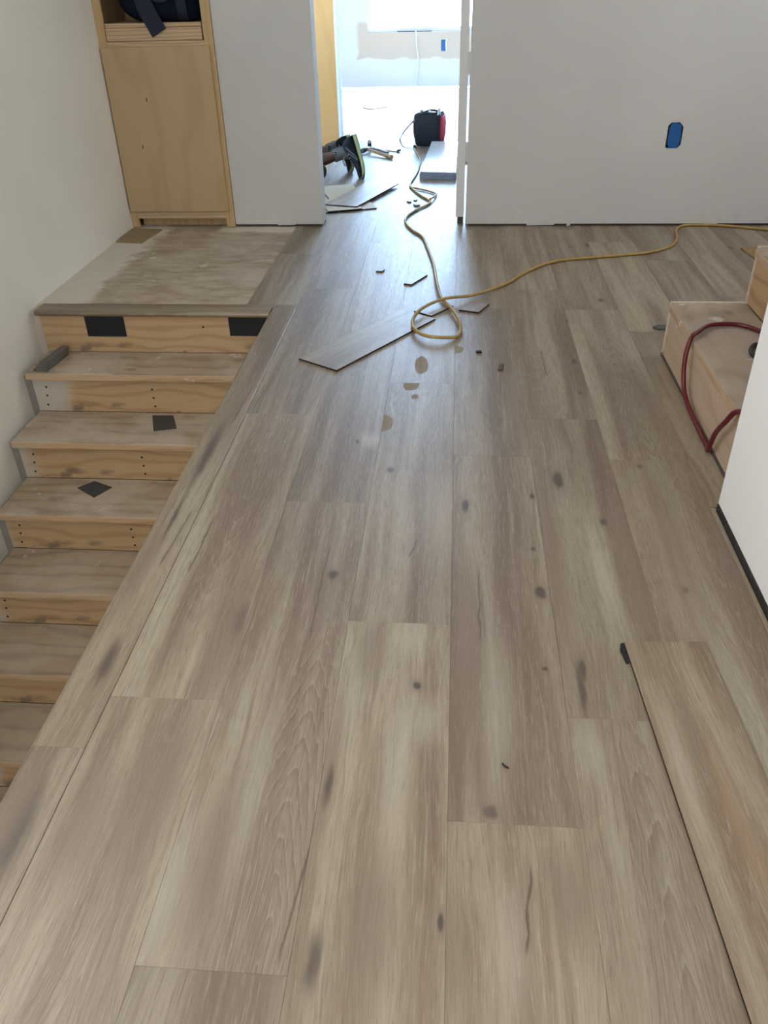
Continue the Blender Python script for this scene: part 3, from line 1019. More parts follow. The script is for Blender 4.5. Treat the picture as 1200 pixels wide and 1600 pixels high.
def rect_pts(cx, cy, w, l, ang):
    ca, sa = math.cos(ang), math.sin(ang)
    return [(cx + ca * u - sa * v, cy + sa * u + ca * v) for u, v in ((-w / 2, -l / 2), (w / 2, -l / 2), (w / 2, l / 2), (-w / 2, l / 2))]


labels_sh = ['wide grey shim lowest in the small stack on the top tread by the wall',
             'grey shim second from the bottom of the stack on the top tread',
             'grey shim third from the bottom of the stack on the top tread',
             'narrow grey shim on top of the stack on the top tread']
zz = -0.1948
for k, (cx, cy, w_, l_, an, t_) in enumerate(((-1.742, 3.20, 0.062, 0.19, -0.10, 0.010), (-1.735, 3.195, 0.045, 0.19, -0.06, 0.009),
                                              (-1.732, 3.20, 0.040, 0.185, -0.12, 0.008), (-1.728, 3.215, 0.034, 0.18, -0.16, 0.010))):
    bm = B()
    prism(bm, rect_pts(cx, cy, w_, l_, an), zz, [zz + t_ * 0.75, zz + t_ * 0.75, zz + t_, zz + t_] if k == 3 else zz + t_, bev=0.0008)
    tag(obj('shim_strip', bm, M['grey_shim'], loc=(cx, cy, zz)), labels_sh[k], 'shim', 'stacked shims on the top tread')
    zz += t_ + 0.0002

# ------------------------------------------------------------------ stairs going up on the right
rs = thing('wooden_staircase', 'unfinished pine steps going up on the right behind the white wall', 'stairs', (1.0, 2.4, 0))
RSX, RY_0, RY_1 = 0.780, 1.868, 2.890
PINK_L, PINK_D = (0.48, 0.355, 0.265), (0.38, 0.265, 0.185)
for i in range(5):
    x0 = RSX + i * 0.258
    za, zb = i * 0.196, (i + 1) * 0.196
    bm = B()
    box(bm, x0, x0 + 0.02, RY_0, RY_1, za + 0.002, zb - 0.030, 0.001)
    obj('riser', bm, wood('pine_step_riser_%d' % i, PINK_L if i == 0 else (0.46, 0.30, 0.17), PINK_D if i == 0 else (0.30, 0.17, 0.085), axis=1, scale=1.0, ring=24, rough=0.65, dust=0.5 if i == 0 else 0.0, dust_col=(0.46, 0.38, 0.31)), rs, loc=(x0, RY_0, za))
    bm = B()
    box(bm, x0 - (0.004 if i == 0 else 0.012), x0 + 0.258, RY_0, RY_1, zb - 0.0295, zb, 0.0025, 2)
    obj('tread', bm, wood('plywood_step_%d' % i, (0.36, 0.29, 0.225), (0.27, 0.205, 0.155), axis=1, scale=1.0, ring=18, rough=0.8, dust=0.8, dust_col=(0.42, 0.36, 0.30), dust_scale=2.6), rs, loc=(x0, RY_0, zb))
    bm = B()
    box(bm, x0 - (0.0065 if i == 0 else 0.0145), x0 - (0.0035 if i == 0 else 0.0115), RY_0, RY_1 - 0.001, zb - 0.028, zb - 0.003, 0.0005)
    obj('tread_edge', bm, wood('pine_step_edge_%d' % i, (0.46, 0.33, 0.225), (0.36, 0.235, 0.145), axis=1, scale=1.0, ring=50, rough=0.7, dust=0.3, dust_col=(0.5, 0.42, 0.35)), rs, loc=(x0, RY_0, zb))
# raw drywall on the open end, its cut edge standing a little proud of the steps
pr = []
for i in range(5):
    x0 = RSX - 0.004 + i * 0.258
    pr += [(x0, i * 0.196 + (0.004 if i else 0.012)), (x0, (i + 1) * 0.196 + 0.004)]
pr += [(RSX + 5 * 0.258, 5 * 0.196 + 0.004), (RSX + 5 * 0.258, 0.012)]
bm = B()
extrude_profile(bm, pr, 1, RY_1 + 0.001, RY_1 + 0.013)
obj('drywall_panel', bm, simple('raw_drywall_edge', (0.60, 0.53, 0.43), 0.9, 0.1, 0.15, 40), rs)
bm = B()
box(bm, RSX - 0.0085, RSX + 5 * 0.258 - 0.02, RY_0 + 0.004, RY_1 + 0.002, -0.0063, 0.0018)
obj('base_plate', bm, M['shadow_gap'], rs)

# ------------------------------------------------------------------ built-in birch cabinet in the far left corner
cb = thing('birch_cabinet', 'tall built-in birch plywood cabinet with open cubby in the corner', 'cabinet', (-1.54, YF, 0))
CXL, CXR = WX, -1.245
yf = YF - 0.014
for (nm, x0, x1, z0, z1, m_) in (('stile', CXL, -1.803, 0.0, 2.12, 'birch_frame'), ('stile', -1.292, CXR, 0.0, 2.12, 'birch_frame'),
                                 ('rail', -1.803, -1.292, 0.90, 0.926, 'birch_edge'), ('rail', -1.803, -1.292, 0.047, 0.092, 'birch_edge'),
                                 ('rail', -1.803, -1.292, 2.06, 2.12, 'birch_edge')):
    bm = B()
    box(bm, x0, x1, yf, yf + 0.019, z0 + 0.0005, z1, 0.0012)
    obj(nm, bm, M[m_], cb)
bm = B()
box(bm, -1.836, -1.268, yf - 0.0185, yf - 0.0005, 0.090, 0.902, 0.0015)
dr = obj('door', bm, M['birch'], cb)
for (x, z) in ((-1.635, 0.66), (-1.70, 0.43)):
    bm = B()
    box(bm, x - 0.003, x + 0.003, yf - 0.0192, yf - 0.0180, z - 0.008, z + 0.008)
    obj('screw_mark', bm, M['shadow_gap'], dr)
bm = B()
box(bm, -1.803, -1.292, YF + 0.055, YF + 0.07, -0.003, 0.10)
obj('toe_kick', bm, M['birch_frame'], cb)
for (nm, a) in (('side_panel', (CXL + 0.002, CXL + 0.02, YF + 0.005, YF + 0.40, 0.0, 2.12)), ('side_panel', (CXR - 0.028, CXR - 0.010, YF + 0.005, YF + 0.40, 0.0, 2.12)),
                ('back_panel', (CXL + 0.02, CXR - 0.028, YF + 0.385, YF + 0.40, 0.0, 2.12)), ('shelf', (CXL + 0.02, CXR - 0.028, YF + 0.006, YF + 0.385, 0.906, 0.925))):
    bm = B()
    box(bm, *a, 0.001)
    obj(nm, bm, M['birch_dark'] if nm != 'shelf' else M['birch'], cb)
# raised box shelf with two front boards
for (z0, z1, d) in ((0.928, 0.985, 0.0), (0.986, 1.006, 0.006)):
    bm = B()
    box(bm, -1.800, -1.300, yf + 0.004 + d, yf + 0.022 + d, z0, z1, 0.0015)
    obj('shelf_front', bm, M['birch_edge'], cb)
bm = B()
box(bm, -1.800, -1.300, yf + 0.028, YF + 0.38, 0.990, 1.004)
obj('shelf_top', bm, M['birch'], cb)

# navy bag in the cubby
bag = thing('duffel_bag', 'dark navy canvas bag with a strap hanging over the cabinet shelf', 'bag', (-1.5, YF + 0.14, 1.006))


def blob_ring(cx, cy, z, rx, ry, n, jit, q):
    return [Vector((cx + rx * math.copysign(abs(math.cos(a)) ** 0.7, math.cos(a)) * (1 + jit * (q.random() - 0.5)),
                    cy + ry * math.copysign(abs(math.sin(a)) ** 0.7, math.sin(a)) * (1 + jit * (q.random() - 0.5)), z))
            for a in [2 * math.pi * k / n for k in range(n)]]


q = random.Random(3)
rings = []
for (z, rx, ry, dx) in ((1.0055, 0.150, 0.09, 0.03), (1.012, 0.185, 0.12, 0.02), (1.05, 0.215, 0.14, 0.0), (1.10, 0.225, 0.15, -0.005), (1.17, 0.215, 0.145, 0.0), (1.23, 0.18, 0.12, 0.01), (1.26, 0.10, 0.06, 0.02)):
    rings.append(blob_ring(-1.525 + dx, YF + 0.17, z, rx, ry, 22, 0.10, q))
bm = B()
loft(bm, rings)
o = obj('bag_body', bm, M['navy'], bag)
sd = o.modifiers.new('soft', 'SUBSURF')
sd.levels = sd.render_levels = 1


def strap(bm, pts, w, t=0.004, side=Vector((1, 0, 0))):
    pts = smooth_path(pts, 5)
    rings = []
    for i, p in enumerate(pts):
        tg = (pts[min(i + 1, len(pts) - 1)] - pts[max(i - 1, 0)]).normalized()
        s = (side - tg * side.dot(tg)).normalized()
        nrm = s.cross(tg).normalized()
        rings.append([p + s * w / 2 + nrm * t / 2, p - s * w / 2 + nrm * t / 2, p - s * w / 2 - nrm * t / 2, p + s * w / 2 - nrm * t / 2])
    loft(bm, rings, smooth=False)


bm = B()
strap(bm, [(-1.60, YF + 0.02, 1.17), (-1.585, YF - 0.0, 1.10), (-1.56, YF - 0.012, 1.045), (-1.535, YF - 0.022, 1.00), (-1.515, YF - 0.024, 0.962)], 0.085, 0.006, Vector((0.95, 0, 0.25)))
obj('strap', bm, M['navy_strap'], bag)
bm = B()
strap(bm, [(-1.42, YF + 0.03, 1.20), (-1.40, YF + 0.018, 1.12), (-1.395, YF + 0.022, 1.05), (-1.40, YF + 0.06, 1.012)], 0.05, 0.005)
obj('strap', bm, M['navy_strap'], bag)
bm = B()
tube(bm, smooth_path([(-1.56, YF + 0.02, 1.16), (-1.53, YF + 0.006, 1.11), (-1.47, YF + 0.004, 1.105), (-1.43, YF + 0.02, 1.15)], 5), 0.012, 8)
obj('grab_handle', bm, M['navy_strap'], bag)

# scrap of plywood in the corner under the cabinet
bm = B()
prism(bm, [(-1.836, 4.385), (-1.690, 4.362), (-1.655, 4.628), (-1.836, 4.650)], -0.0033, 0.004, bev=0.0005)
tag(obj('plywood_offcut', bm, wood('scrap_ply', (0.30, 0.235, 0.145), (0.24, 0.18, 0.105), axis=1), loc=(-1.76, 4.5, 0)), 'small brown plywood offcut in the corner at the foot of the cabinet', 'board')

# ------------------------------------------------------------------ blue boxes in the walls


def ragged(cx, cz, w, h, n, j, q, y):
    pts = []
    for k in range(n):
        a = 2 * math.pi * k / n
        u = math.copysign(abs(math.cos(a)) ** 0.45, math.cos(a))
        v = math.copysign(abs(math.sin(a)) ** 0.45, math.sin(a))
        pts.append((cx + u * w / 2 * (1 + j * (q.random() - 0.5)), cz + v * h / 2 * (1 + j * (q.random() - 0.5))))
    return pts


def blue_box(x0, x1, z0, z1, y, label, q):
    root = thing('electrical_box', label, 'electrical box', ((x0 + x1) / 2, y, (z0 + z1) / 2), 'blue switch boxes in the walls')
    cx, cz, w_, h_ = (x0 + x1) / 2, (z0 + z1) / 2, x1 - x0, z1 - z0
    bm = B()
    for (a) in ((x0 + 0.002, x0 + 0.005, y + 0.004, y + 0.06, z0 + 0.002, z1 - 0.002), (x1 - 0.005, x1 - 0.002, y + 0.004, y + 0.06, z0 + 0.002, z1 - 0.002),
                (x0 + 0.005, x1 - 0.005, y + 0.004, y + 0.06, z0 + 0.002, z0 + 0.005), (x0 + 0.005, x1 - 0.005, y + 0.004, y + 0.06, z1 - 0.005, z1 - 0.002),
                (x0 + 0.005, x1 - 0.005, y + 0.056, y + 0.06, z0 + 0.005, z1 - 0.005)):
        box(bm, *a)
    obj('box_shell', bm, M['blue'], root)
    bm = B()
    pts = ragged(cx, cz, w_ - 0.016, h_ - 0.010, 24, 0.09, q, y)
    extrude_profile(bm, pts, 1, y + 0.001, y + 0.004)
    obj('cover', bm, M['blue'], root)
    for (a, c, e, f) in ((cx - w_ / 2 + 0.001, cx - w_ / 2 + 0.008, z0 + 0.004, z1 - 0.008), (cx + w_ / 2 - 0.008, cx + w_ / 2 - 0.002, z0 + 0.012, z1 - 0.004)):
        bm = B()
        box(bm, a, c, y + 0.002, y + 0.005, e, f)
        obj('cutout_edge', bm, M['black'], root)
    return root


blue_box(BX0, BX1, BZ0, BZ1, YF, 'blue electrical box with a ragged cutout in the wall right of the doorway', random.Random(2))
blue_box(-0.207, -0.15, 0.385, 0.503, 11.0, 'blue electrical box under the bright window in the far room', random.Random(5))

# ------------------------------------------------------------------ loose planks and offcuts
NOCATH = (0.1, -5.0, 0.1, 0.05, 0.0)


def offcut(name, pts, z0, t, label, mat, cat='plank', group=None, tilt=None, seed=None):
    cx = sum(p[0] for p in pts) / len(pts)
    cy = sum(p[1] for p in pts) / len(pts)
    # object axes follow the long side so the grain runs along the plank
    bm = B()
    e = sorted([(Vector(pts[(i + 1) % len(pts)]) - Vector(pts[i])) for i in range(len(pts))], key=lambda v: -v.length)[0]
    ang = math.atan2(e.y, e.x) - math.pi / 2
    if math.cos(ang) < 0:
        ang += math.pi
    rot = Matrix.Rotation(-ang, 4, 'Z')
    lp = [(rot @ Vector((p[0] - cx, p[1] - cy, 0))).to_2d() for p in pts]
    zs = [0.0] * len(pts) if tilt is None else tilt
    prism(bm, lp, [z for z in zs], [z + t for z in zs], mat_side=1)
    me = bpy.data.meshes.new(name)
    bmesh.ops.recalc_face_normals(bm, faces=bm.faces)
    top = [f for f in bm.faces if f.normal.z > 0.7]
    bmesh.ops.bevel(bm, geom=list({ed for f in top for ed in f.edges}), offset=min(0.0008, t * 0.2), segments=1, affect='EDGES', material=0)
    bm.to_mesh(me)
    bm.free()
    me.materials.append(mat)
    me.materials.append(M['plank_edge'])
    o = bpy.data.objects.new(name, me)
    COL.objects.link(o)
    o.location = (cx, cy, z0)
    o.rotation_euler.z = ang
    o.color = (RND.random() if seed is None else seed, 0.6, 0.3, 1)
    tag(o, label, cat, group)
    return o


LOOSE = oak('oak_loose_plank', [(0.004, 0.20, 0.016, 0.15, 'o'), (0.022, 0.02, 0.012, 0.12, 'o'), (-0.018, 0.38, 0.018, 0.12, 'b'), (0.0, -0.35, 0.03, 0.2, 'l'), (-0.06, 0.3, 0.02, 0.2, 'l')], (), (-0.02, 0.62, 0.06, 0.05, 0.7), 0.12)
an = math.atan2(-0.044, 0.746)
c_, s_ = math.cos(an), math.sin(an)
p0 = Vector((0.383, 1.322))
dl = Vector((0.0475, -0.746)).normalized()
dw = Vector((0.9979, 0.0650))
offcut('loose_plank', [p0, p0 + dl * 1.2545, p0 + dl * 1.2545 + dw * 0.170, p0 + dw * 0.170], 0.0003, 0.0065,
       'long ripped floor plank lying loose on the floor by the white right wall', LOOSE, seed=0.21)
OFF = oak('oak_offcut', (), (), None, 0.0)
A_, B_ = Vector((-0.411, 2.707)), Vector((-0.566, 2.812))
dl = Vector((0.545, 0.838))
offcut('plank_offcut', [A_, A_ + dl * 0.63, A_ + dl * 0.63 + (B_ - A_), B_], 0.0003, 0.0065,
       'long plank offcut lying askew in the middle of the floor, partly under the cord loop', OFF, seed=0.4)
offcut('plank_offcut', [(-0.085, 3.268), (0.004, 3.392), (-0.074, 3.446), (-0.160, 3.325)], 0.0003, 0.0060,
       'short plank offcut under the crossing of the yellow cord, behind the long one', OFF, seed=0.5)
offcut('plank_offcut', [(0.028, 3.342), (0.111, 3.313), (0.157, 3.414), (0.078, 3.450)], 0.0003, 0.0065,
       'small diamond-shaped plank offcut just right of the yellow cord loop', OFF, seed=0.6)
offcut('plank_sliver', [(-0.224, 3.682), (-0.188, 3.670), (-0.120, 3.812), (-0.156, 3.826)], 0.0003, 0.006,
       'narrow plank sliver on the shiny floor left of the yellow cord', OFF, seed=0.7)
offcut('plank_sliver', [(-0.368, 3.866), (-0.338, 3.864), (-0.328, 3.892), (-0.358, 3.895)], 0.0003, 0.006,
       'tiny plank chip on the shiny floor farther left of the narrow sliver', OFF, seed=0.8)
# the small heap of offcuts just inside the doorway
ux, uy = Vector((0.294, 0.100)).normalized(), Vector((-0.100, 0.294)).normalized()
o0 = Vector((-0.754, 4.990))


def heap(u0, u1, v0, v1):
    return [o0 + ux * u0 + uy * v0, o0 + ux * u1 + uy * v0, o0 + ux * u1 + uy * v1, o0 + ux * u0 + uy * v1]


offcut('plank_offcut', heap(0.075, 0.3025, 0.006, 0.70), 0.0003, 0.0065, 'pale wide plank offcut at the bottom right of the heap inside the doorway', M['plank_back'])
offcut('plank_offcut', heap(-0.075, 0.062, 0.0, 0.74), 0.0003, 0.0065, 'pale narrow plank offcut at the bottom left of the heap inside the doorway', M['plank_back'])
offcut('plank_offcut', heap(0.0, 0.21, -0.004, 0.30), 0.0070, 0.0065, 'short plank offcut in the middle of the heap inside the doorway', M['plank_back'])
A_, B_ = Vector((-0.800, 5.135)), Vector((-0.588, 5.075))
dl = Vector((0.272, 0.962))
dl = Vector((0.325, 0.946)).normalized()
offcut('plank_offcut', [A_, B_, B_ + dl * 0.655, A_ + dl * 0.655], 0.0138, 0.0065, 'long grey plank offcut lying askew on top of the heap inside the doorway', OFF, seed=0.33)

# pack of planks in its carton beside the right jamb
pk = thing('plank_carton', 'opened carton of new planks under white film by the right door jamb', 'carton', (-0.11, 6.5, 0))
base = [(-0.247, 5.915), (0.005, 5.880), (0.018, 7.06), (-0.203, 7.075)]
bm = B()
prism(bm, base, 0.0005, 0.030, bev=0.002)
obj('carton_tray', bm, M['carton'], pk)
for k in range(3):
    bm = B()
    e = 0.004 + 0.001 * k
    prism(bm, [(base[0][0] + e, base[0][1] + e), (base[1][0] - e, base[1][1] + e), (base[2][0] - e, base[2][1] - e), (base[3][0] + e, base[3][1] - e)], 0.0305 + k * 0.0068, 0.0370 + k * 0.0068)
    obj('plank', bm, M['carton'] if k < 2 else M['white_film'], pk)
bm = B()
box(bm, -0.020, 0.004, 5.876, 5.905, 0.001, 0.045, 0.003)
obj('corner_flap', bm, M['carton'], pk)

# chips and scraps
bm = B()
prism(bm, [(0.372, 1.300), (0.378, 1.262), (0.3835, 1.262), (0.3835, 1.300), (0.386, 1.322), (0.376, 1.320)], 0.0003, 0.004)
tag(obj('underlay_chip', bm, M['black'], loc=(0.38, 1.29, 0)), 'black chip at the far left corner of the loose plank', 'scrap')
bm = B()
tube(bm, smooth_path([(0.112, 0.990, 0.0025), (0.117, 0.983, 0.003), (0.123, 0.980, 0.0025)], 3), 0.0018, 6)
tag(obj('scrap_curl', bm, M['black'], loc=(0.117, 0.985, 0)), 'tiny black curl of scrap alone on the near floor', 'scrap')
bm = B()
prism(bm, rect_pts(0.104, 2.897, 0.020, 0.016, 0.2), 0.0003, 0.006)
tag(obj('wood_chip', bm, M['plank_edge'], loc=(0.104, 2.897, 0)), 'small dark chip on the floor below the yellow cord loop', 'scrap')
bm = B()
prism(bm, rect_pts(0.180, 2.757, 0.014, 0.050, -0.15), 0.0003, 0.006)
tag(obj('wood_chip', bm, simple('brown_chip', (0.09, 0.06, 0.04), 0.7), loc=(0.18, 2.757, 0)), 'small brown chip standing out farther right below the cord loop', 'scrap')
bm = B()
prism(bm, [(0.795, 3.165), (0.812, 3.140), (0.98, 3.140), (0.98, 3.185), (0.818, 3.185)], 0.0003, 0.007, bev=0.0008)
tag(obj('putty_knife_blade', bm, simple('dark_blade', (0.075, 0.078, 0.075), 0.45, 0.5), loc=(0.9, 3.16, 0)), 'dark grey pointed strip sticking out behind the right-hand steps', 'strip')
bm = B()
prism(bm, [(1.435, 4.262), (1.49, 3.72), (1.95, 3.76), (1.90, 4.32)], 0.0003, 0.0055)
tag(obj('cardboard_sheet', bm, M['card'], loc=(1.7, 4.0, 0)), 'brown cardboard sheet on the floor behind the right-hand steps', 'cardboard')
for k, (x, y, w_, l_, a_, lb) in enumerate(((-0.232, 5.170, 0.034, 0.040, 0.3, 'largest grey crumb of debris beside the cord inside the doorway'), (-0.283, 5.255, 0.016, 0.03, 0.8, 'grey crumb left of the largest crumb beside the cord inside the doorway'),
                                            (-0.246, 5.300, 0.018, 0.026, -0.4, 'grey crumb behind the largest crumb beside the cord inside the doorway'), (-0.198, 6.10, 0.012, 0.02, 0.1, 'tiny crumb between the cord and the carton of planks'))):
    bm = B()
    prism(bm, rect_pts(x, y, w_, l_, a_), 0.0003, 0.010 - 0.0015 * k, bev=0.001)
    tag(obj('debris_crumb', bm, M['carton'], loc=(x, y, 0)), lb, 'scrap', 'crumbs of debris inside the doorway')
bm = B()
tube(bm, smooth_path([(-0.99, 9.43, 0.002), (-0.93, 9.30, 0.003), (-0.886, 9.264, 0.003), (-0.80, 9.33, 0.003), (-0.733, 9.435, 0.002)], 4), 0.006, 6)
tag(obj('bent_strip', bm, simple('grey_strip', (0.20, 0.19, 0.17), 0.6), loc=(-0.86, 9.35, 0)), 'thin bent strip on the sunlit floor of the far room', 'strip')

# ------------------------------------------------------------------ cords and hoses
CORD = [(-0.329, 7.03), (-0.325, 6.95), (-0.272, 6.589), (-0.265, 6.306), (-0.275, 6.023), (-0.30, 5.723), (-0.261, 5.536), (-0.205, 5.377), (-0.153, 5.258), (-0.169, 5.161), (-0.23, 5.036), (-0.275, 4.887), (-0.275, 4.745), (-0.227, 4.584), (-0.169, 4.456), (-0.134, 4.241), (-0.097, 3.971), (-0.078, 3.728), (-0.059, 3.534), (-0.041, 3.435), (-0.004, 3.333), (0.029, 3.2), (0.034, 3.095), (0.017, 3.035), (-0.038, 3.007), (-0.101, 3.025), (-0.146, 3.091), (-0.159, 3.189), (-0.136, 3.278), (-0.086, 3.371), (-0.019, 3.435), (0.078, 3.494), (0.164, 3.571), (0.255, 3.704), (0.37, 3.894), (0.502, 4.026), (0.663, 4.079), (0.824, 4.123), (0.956, 4.166), (1.085, 4.266), (1.153, 4.406), (1.187, 4.578), (1.239, 4.670), (1.314, 4.685), (1.46, 4.67), (1.669, 4.589), (2.1, 4.45), (2.6, 4.3)]
ec = thing('extension_cord', 'yellow extension cord looping over the floor through the doorway', 'cord', (0, 4, 0))
pts3 = []
for i, (x, y) in enumerate(CORD):
    z = 0.0075
    if 17 <= i <= 21 or 24 <= i <= 32:
        z = 0.0150
    if 28 <= i <= 30:
        z = 0.024
    pts3.append((x, y, z))
bm = B()
tube(bm, smooth_path(pts3, 6), 0.0070, 8)
obj('cord_jacket', bm, M['yellow_cord'], ec)
bm = B()
tube(bm, smooth_path([(-0.301, 5.70, 0.0075), (-0.285, 5.63, 0.008), (-0.213, 5.571, 0.008), (-0.127, 5.462, 0.008), (-0.128, 5.36, 0.012), (-0.153, 5.262, 0.019)], 6), 0.0065, 8)
obj('doubled_length', bm, M['yellow_cord'], ec)
bm = B()
tube(bm, [Vector((-0.329, 7.02, 0.013)), Vector((-0.333, 7.06, 0.013)), Vector((-0.336, 7.09, 0.013))], [0.010, 0.014, 0.012], 8)
obj('plug', bm, M['bag_black'], ec)

hs = thing('air_hose', 'red rubber air hose looped over the right-hand steps', 'hose', (0.9, 2.3, 0))
bm = B()
tube(bm, smooth_path([(1.024, 2.30, 0.206), (1.022, 2.52, 0.206), (0.995, 2.606, 0.206), (0.939, 2.660, 0.207), (0.851, 2.645, 0.210), (0.792, 2.575, 0.213), (0.764, 2.540, 0.206), (0.752, 2.522, 0.150), (0.752, 2.500, 0.09), (0.754, 2.450, 0.045), (0.760, 2.340, 0.020), (0.764, 2.200, 0.0105), (0.762, 2.168, 0.0105), (0.758, 2.150, 0.020), (0.755, 2.115, 0.09), (0.752, 2.050, 0.160), (0.763, 2.020, 0.206), (0.795, 1.985, 0.213), (0.86, 1.935, 0.208), (0.97, 1.915, 0.206), (1.018, 1.98, 0.206)], 6), 0.0075, 10)
obj('hose', bm, M['red_hose'], hs)
bm = B()
tube(bm, smooth_path([(1.003, 2.45, 0.2045), (0.98, 2.495, 0.2045), (0.945, 2.490, 0.2045), (0.921, 2.440, 0.2045), (0.925, 2.395, 0.2045), (0.96, 2.36, 0.2045), (1.003, 2.34, 0.2045)], 5), 0.0075, 8)
tag(obj('rubber_hose', bm, M['black_hose'], loc=(0.97, 2.42, 0.2)), 'short black hose end curled on the lower right-hand step', 'hose')
wc = thing('hanging_cord', 'white cord hanging down from the far window sill', 'cord', (-0.5, 10.97, 0))
bm = B()
tube(bm, smooth_path([(-0.505, 10.992, 0.60), (-0.495, 10.985, 0.45), (-0.475, 10.98, 0.30), (-0.49, 10.975, 0.14), (-0.49, 10.95, 0.02), (-0.47, 10.7, 0.004), (-0.43, 10.2, 0.004), (-0.44, 9.7, 0.004)], 6), 0.008, 8)
obj('cord_jacket', bm, M['white_cord'], wc)

# ------------------------------------------------------------------ tool bag
tb = thing('tool_bag', 'black open-topped tool bag with red side panels beyond the doorway', 'bag', (-0.22, 7.22, 0))
an = -0.28


def rot2(x, y, cx=-0.22, cy=7.22):
    c, s = math.cos(an), math.sin(an)
    return Vector((cx + c * x - s * y, cy + s * x + c * y, 0))


def bag_ring(z, w, d, bulge, n=28):
    out = []
    for k in range(n):
        a = 2 * math.pi * k / n
        u = math.copysign(abs(math.cos(a)) ** 0.35, math.cos(a)) * w / 2
        v = math.copysign(abs(math.sin(a)) ** 0.35, math.sin(a)) * (d / 2 + bulge)
        p = rot2(u, v)
        out.append(Vector((p.x, p.y, z)))
    return out


q = random.Random(4)
bm = B()
outer = [bag_ring(z, w, d, b_) for (z, w, d, b_) in ((0.001, 0.19, 0.16, 0), (0.012, 0.205, 0.175, 0.0), (0.09, 0.222, 0.19, 0.006), (0.17, 0.226, 0.195, 0.004), (0.222, 0.218, 0.19, 0.0), (0.232, 0.212, 0.182, 0.0))]
inner = [bag_ring(z, w, d, 0) for (z, w, d) in ((0.230, 0.195, 0.165), (0.16, 0.19, 0.16), (0.03, 0.18, 0.15))]
for r_ in outer[4:6]:
    for p in r_:
        p.z += 0.018 * (q.random() - 0.4)
loft(bm, outer + inner)
obj('bag_body', bm, M['bag_black'], tb)
for sgn in (1, -1):
    bm = B()
    rr = []
    for (z, w, o_) in ((0.02, 0.10, 0.106), (0.09, 0.135, 0.1155), (0.16, 0.145, 0.118), (0.22, 0.12, 0.114)):
        ring = []
        for (u, v) in ((o_, -w / 2), (o_ + 0.007, -w / 3), (o_ + 0.010, 0), (o_ + 0.007, w / 3), (o_, w / 2), (o_ - 0.012, w / 2), (o_ - 0.012, -w / 2)):
            p = rot2(sgn * u, v)
            ring.append(Vector((p.x, p.y, z)))
        rr.append(ring)
    loft(bm, rr)
    obj('side_panel', bm, M['bag_red'], tb)
bm = B()
tube(bm, smooth_path([(-0.338, 7.17, 0.195), (-0.385, 7.12, 0.155), (-0.43, 7.10, 0.105), (-0.452, 7.09, 0.06), (-0.43, 7.06, 0.02), (-0.39, 7.03, 0.008), (-0.345, 7.02, 0.008)], 6), [0.012] * 13 + [0.007] * 24, 8, flat=0.4)
obj('shoulder_strap', bm, M['grey_web'], tb)
for sgn in (1, -1):
    bm = B()
    pts = []
    for (u, z) in ((-0.07, 0.19), (-0.062, 0.228), (-0.02, 0.243), (0.03, 0.240), (0.06, 0.228), (0.07, 0.19)):
        p = rot2(u, sgn * 0.085 + 0.01)
        pts.append((p.x, p.y, z))
    tube(bm, smooth_path(pts, 4), 0.009, 8)
    obj('carry_handle', bm, M['bag_black'], tb)
tool_l = ['grey tool handle sticking out of the tool bag at its left', 'steel tool end sticking out of the middle of the tool bag', 'pale tool handle sticking out of the tool bag at its right']
for k, (u, v, z, r, m_) in enumerate(((-0.065, -0.03, 0.262, 0.014, 'grey_web'), (0.0, -0.02, 0.255, 0.012, 'steel'), (0.065, 0.02, 0.272, 0.013, 'white_cord'))):
    p = rot2(u, v)
    bm = B()
    tube(bm, [Vector((p.x, p.y, 0.034)), Vector((p.x + 0.004, p.y, 0.14)), Vector((p.x + 0.006, p.y, 0.20)), Vector((p.x + 0.008, p.y, z - 0.01)), Vector((p.x + 0.008, p.y, z))], [0.005, 0.005, r, r * 1.1, r * 0.6], 10)
    tag(obj('hand_tool', bm, M[m_], loc=(p.x, p.y, 0.034)), tool_l[k], 'tool', 'hand tools in the tool bag')

# hand tools on the floor behind the shoes
hm = thing('hammer', 'wooden-handled hammer lying on the floor beside the shoes', 'hammer', (-0.6, 6.75, 0))
bm = B()
hp = [(-0.70, 6.90, 0.030), (-0.66, 6.83, 0.028), (-0.60, 6.76, 0.022), (-0.54, 6.69, 0.017), (-0.485, 6.625, 0.016)]
tube(bm, smooth_path(hp, 4), [0.011] * 6 + [0.013] * 6 + [0.0155] * 5, 10)
obj('handle', bm, M['handle_wood'], hm)
bm = B()
tube(bm, [Vector((-0.735, 6.84, 0.022)), Vector((-0.722, 6.862, 0.024)), Vector((-0.705, 6.89, 0.028)), Vector((-0.69, 6.93, 0.028)), Vector((-0.672, 6.97, 0.020))], [0.018, 0.019, 0.014, 0.012, 0.006], 10)
obj('hammer_head', bm, M['dark_steel'], hm)
pb = thing('pull_bar', 'dark steel pull bar lying behind the hammer', 'tool', (-0.58, 7.0, 0))
bm = B()
strap(bm, [(-0.70, 7.10, 0.045), (-0.695, 7.09, 0.008), (-0.64, 7.05, 0.005), (-0.55, 6.99, 0.005), (-0.46, 6.92, 0.005), (-0.452, 6.914, 0.02)], 0.04, 0.006, Vector((0.6, 0.8, 0)))
obj('bar', bm, M['dark_steel'], pb)
bm = B()
box(bm, -0.712, -0.690, 7.085, 7.125, 0.035, 0.062, 0.002)
obj('striking_end', bm, M['steel'], pb)
pl = thing('pliers', 'steel pliers with pale grips lying between hammer and pull bar', 'pliers', (-0.6, 6.93, 0))
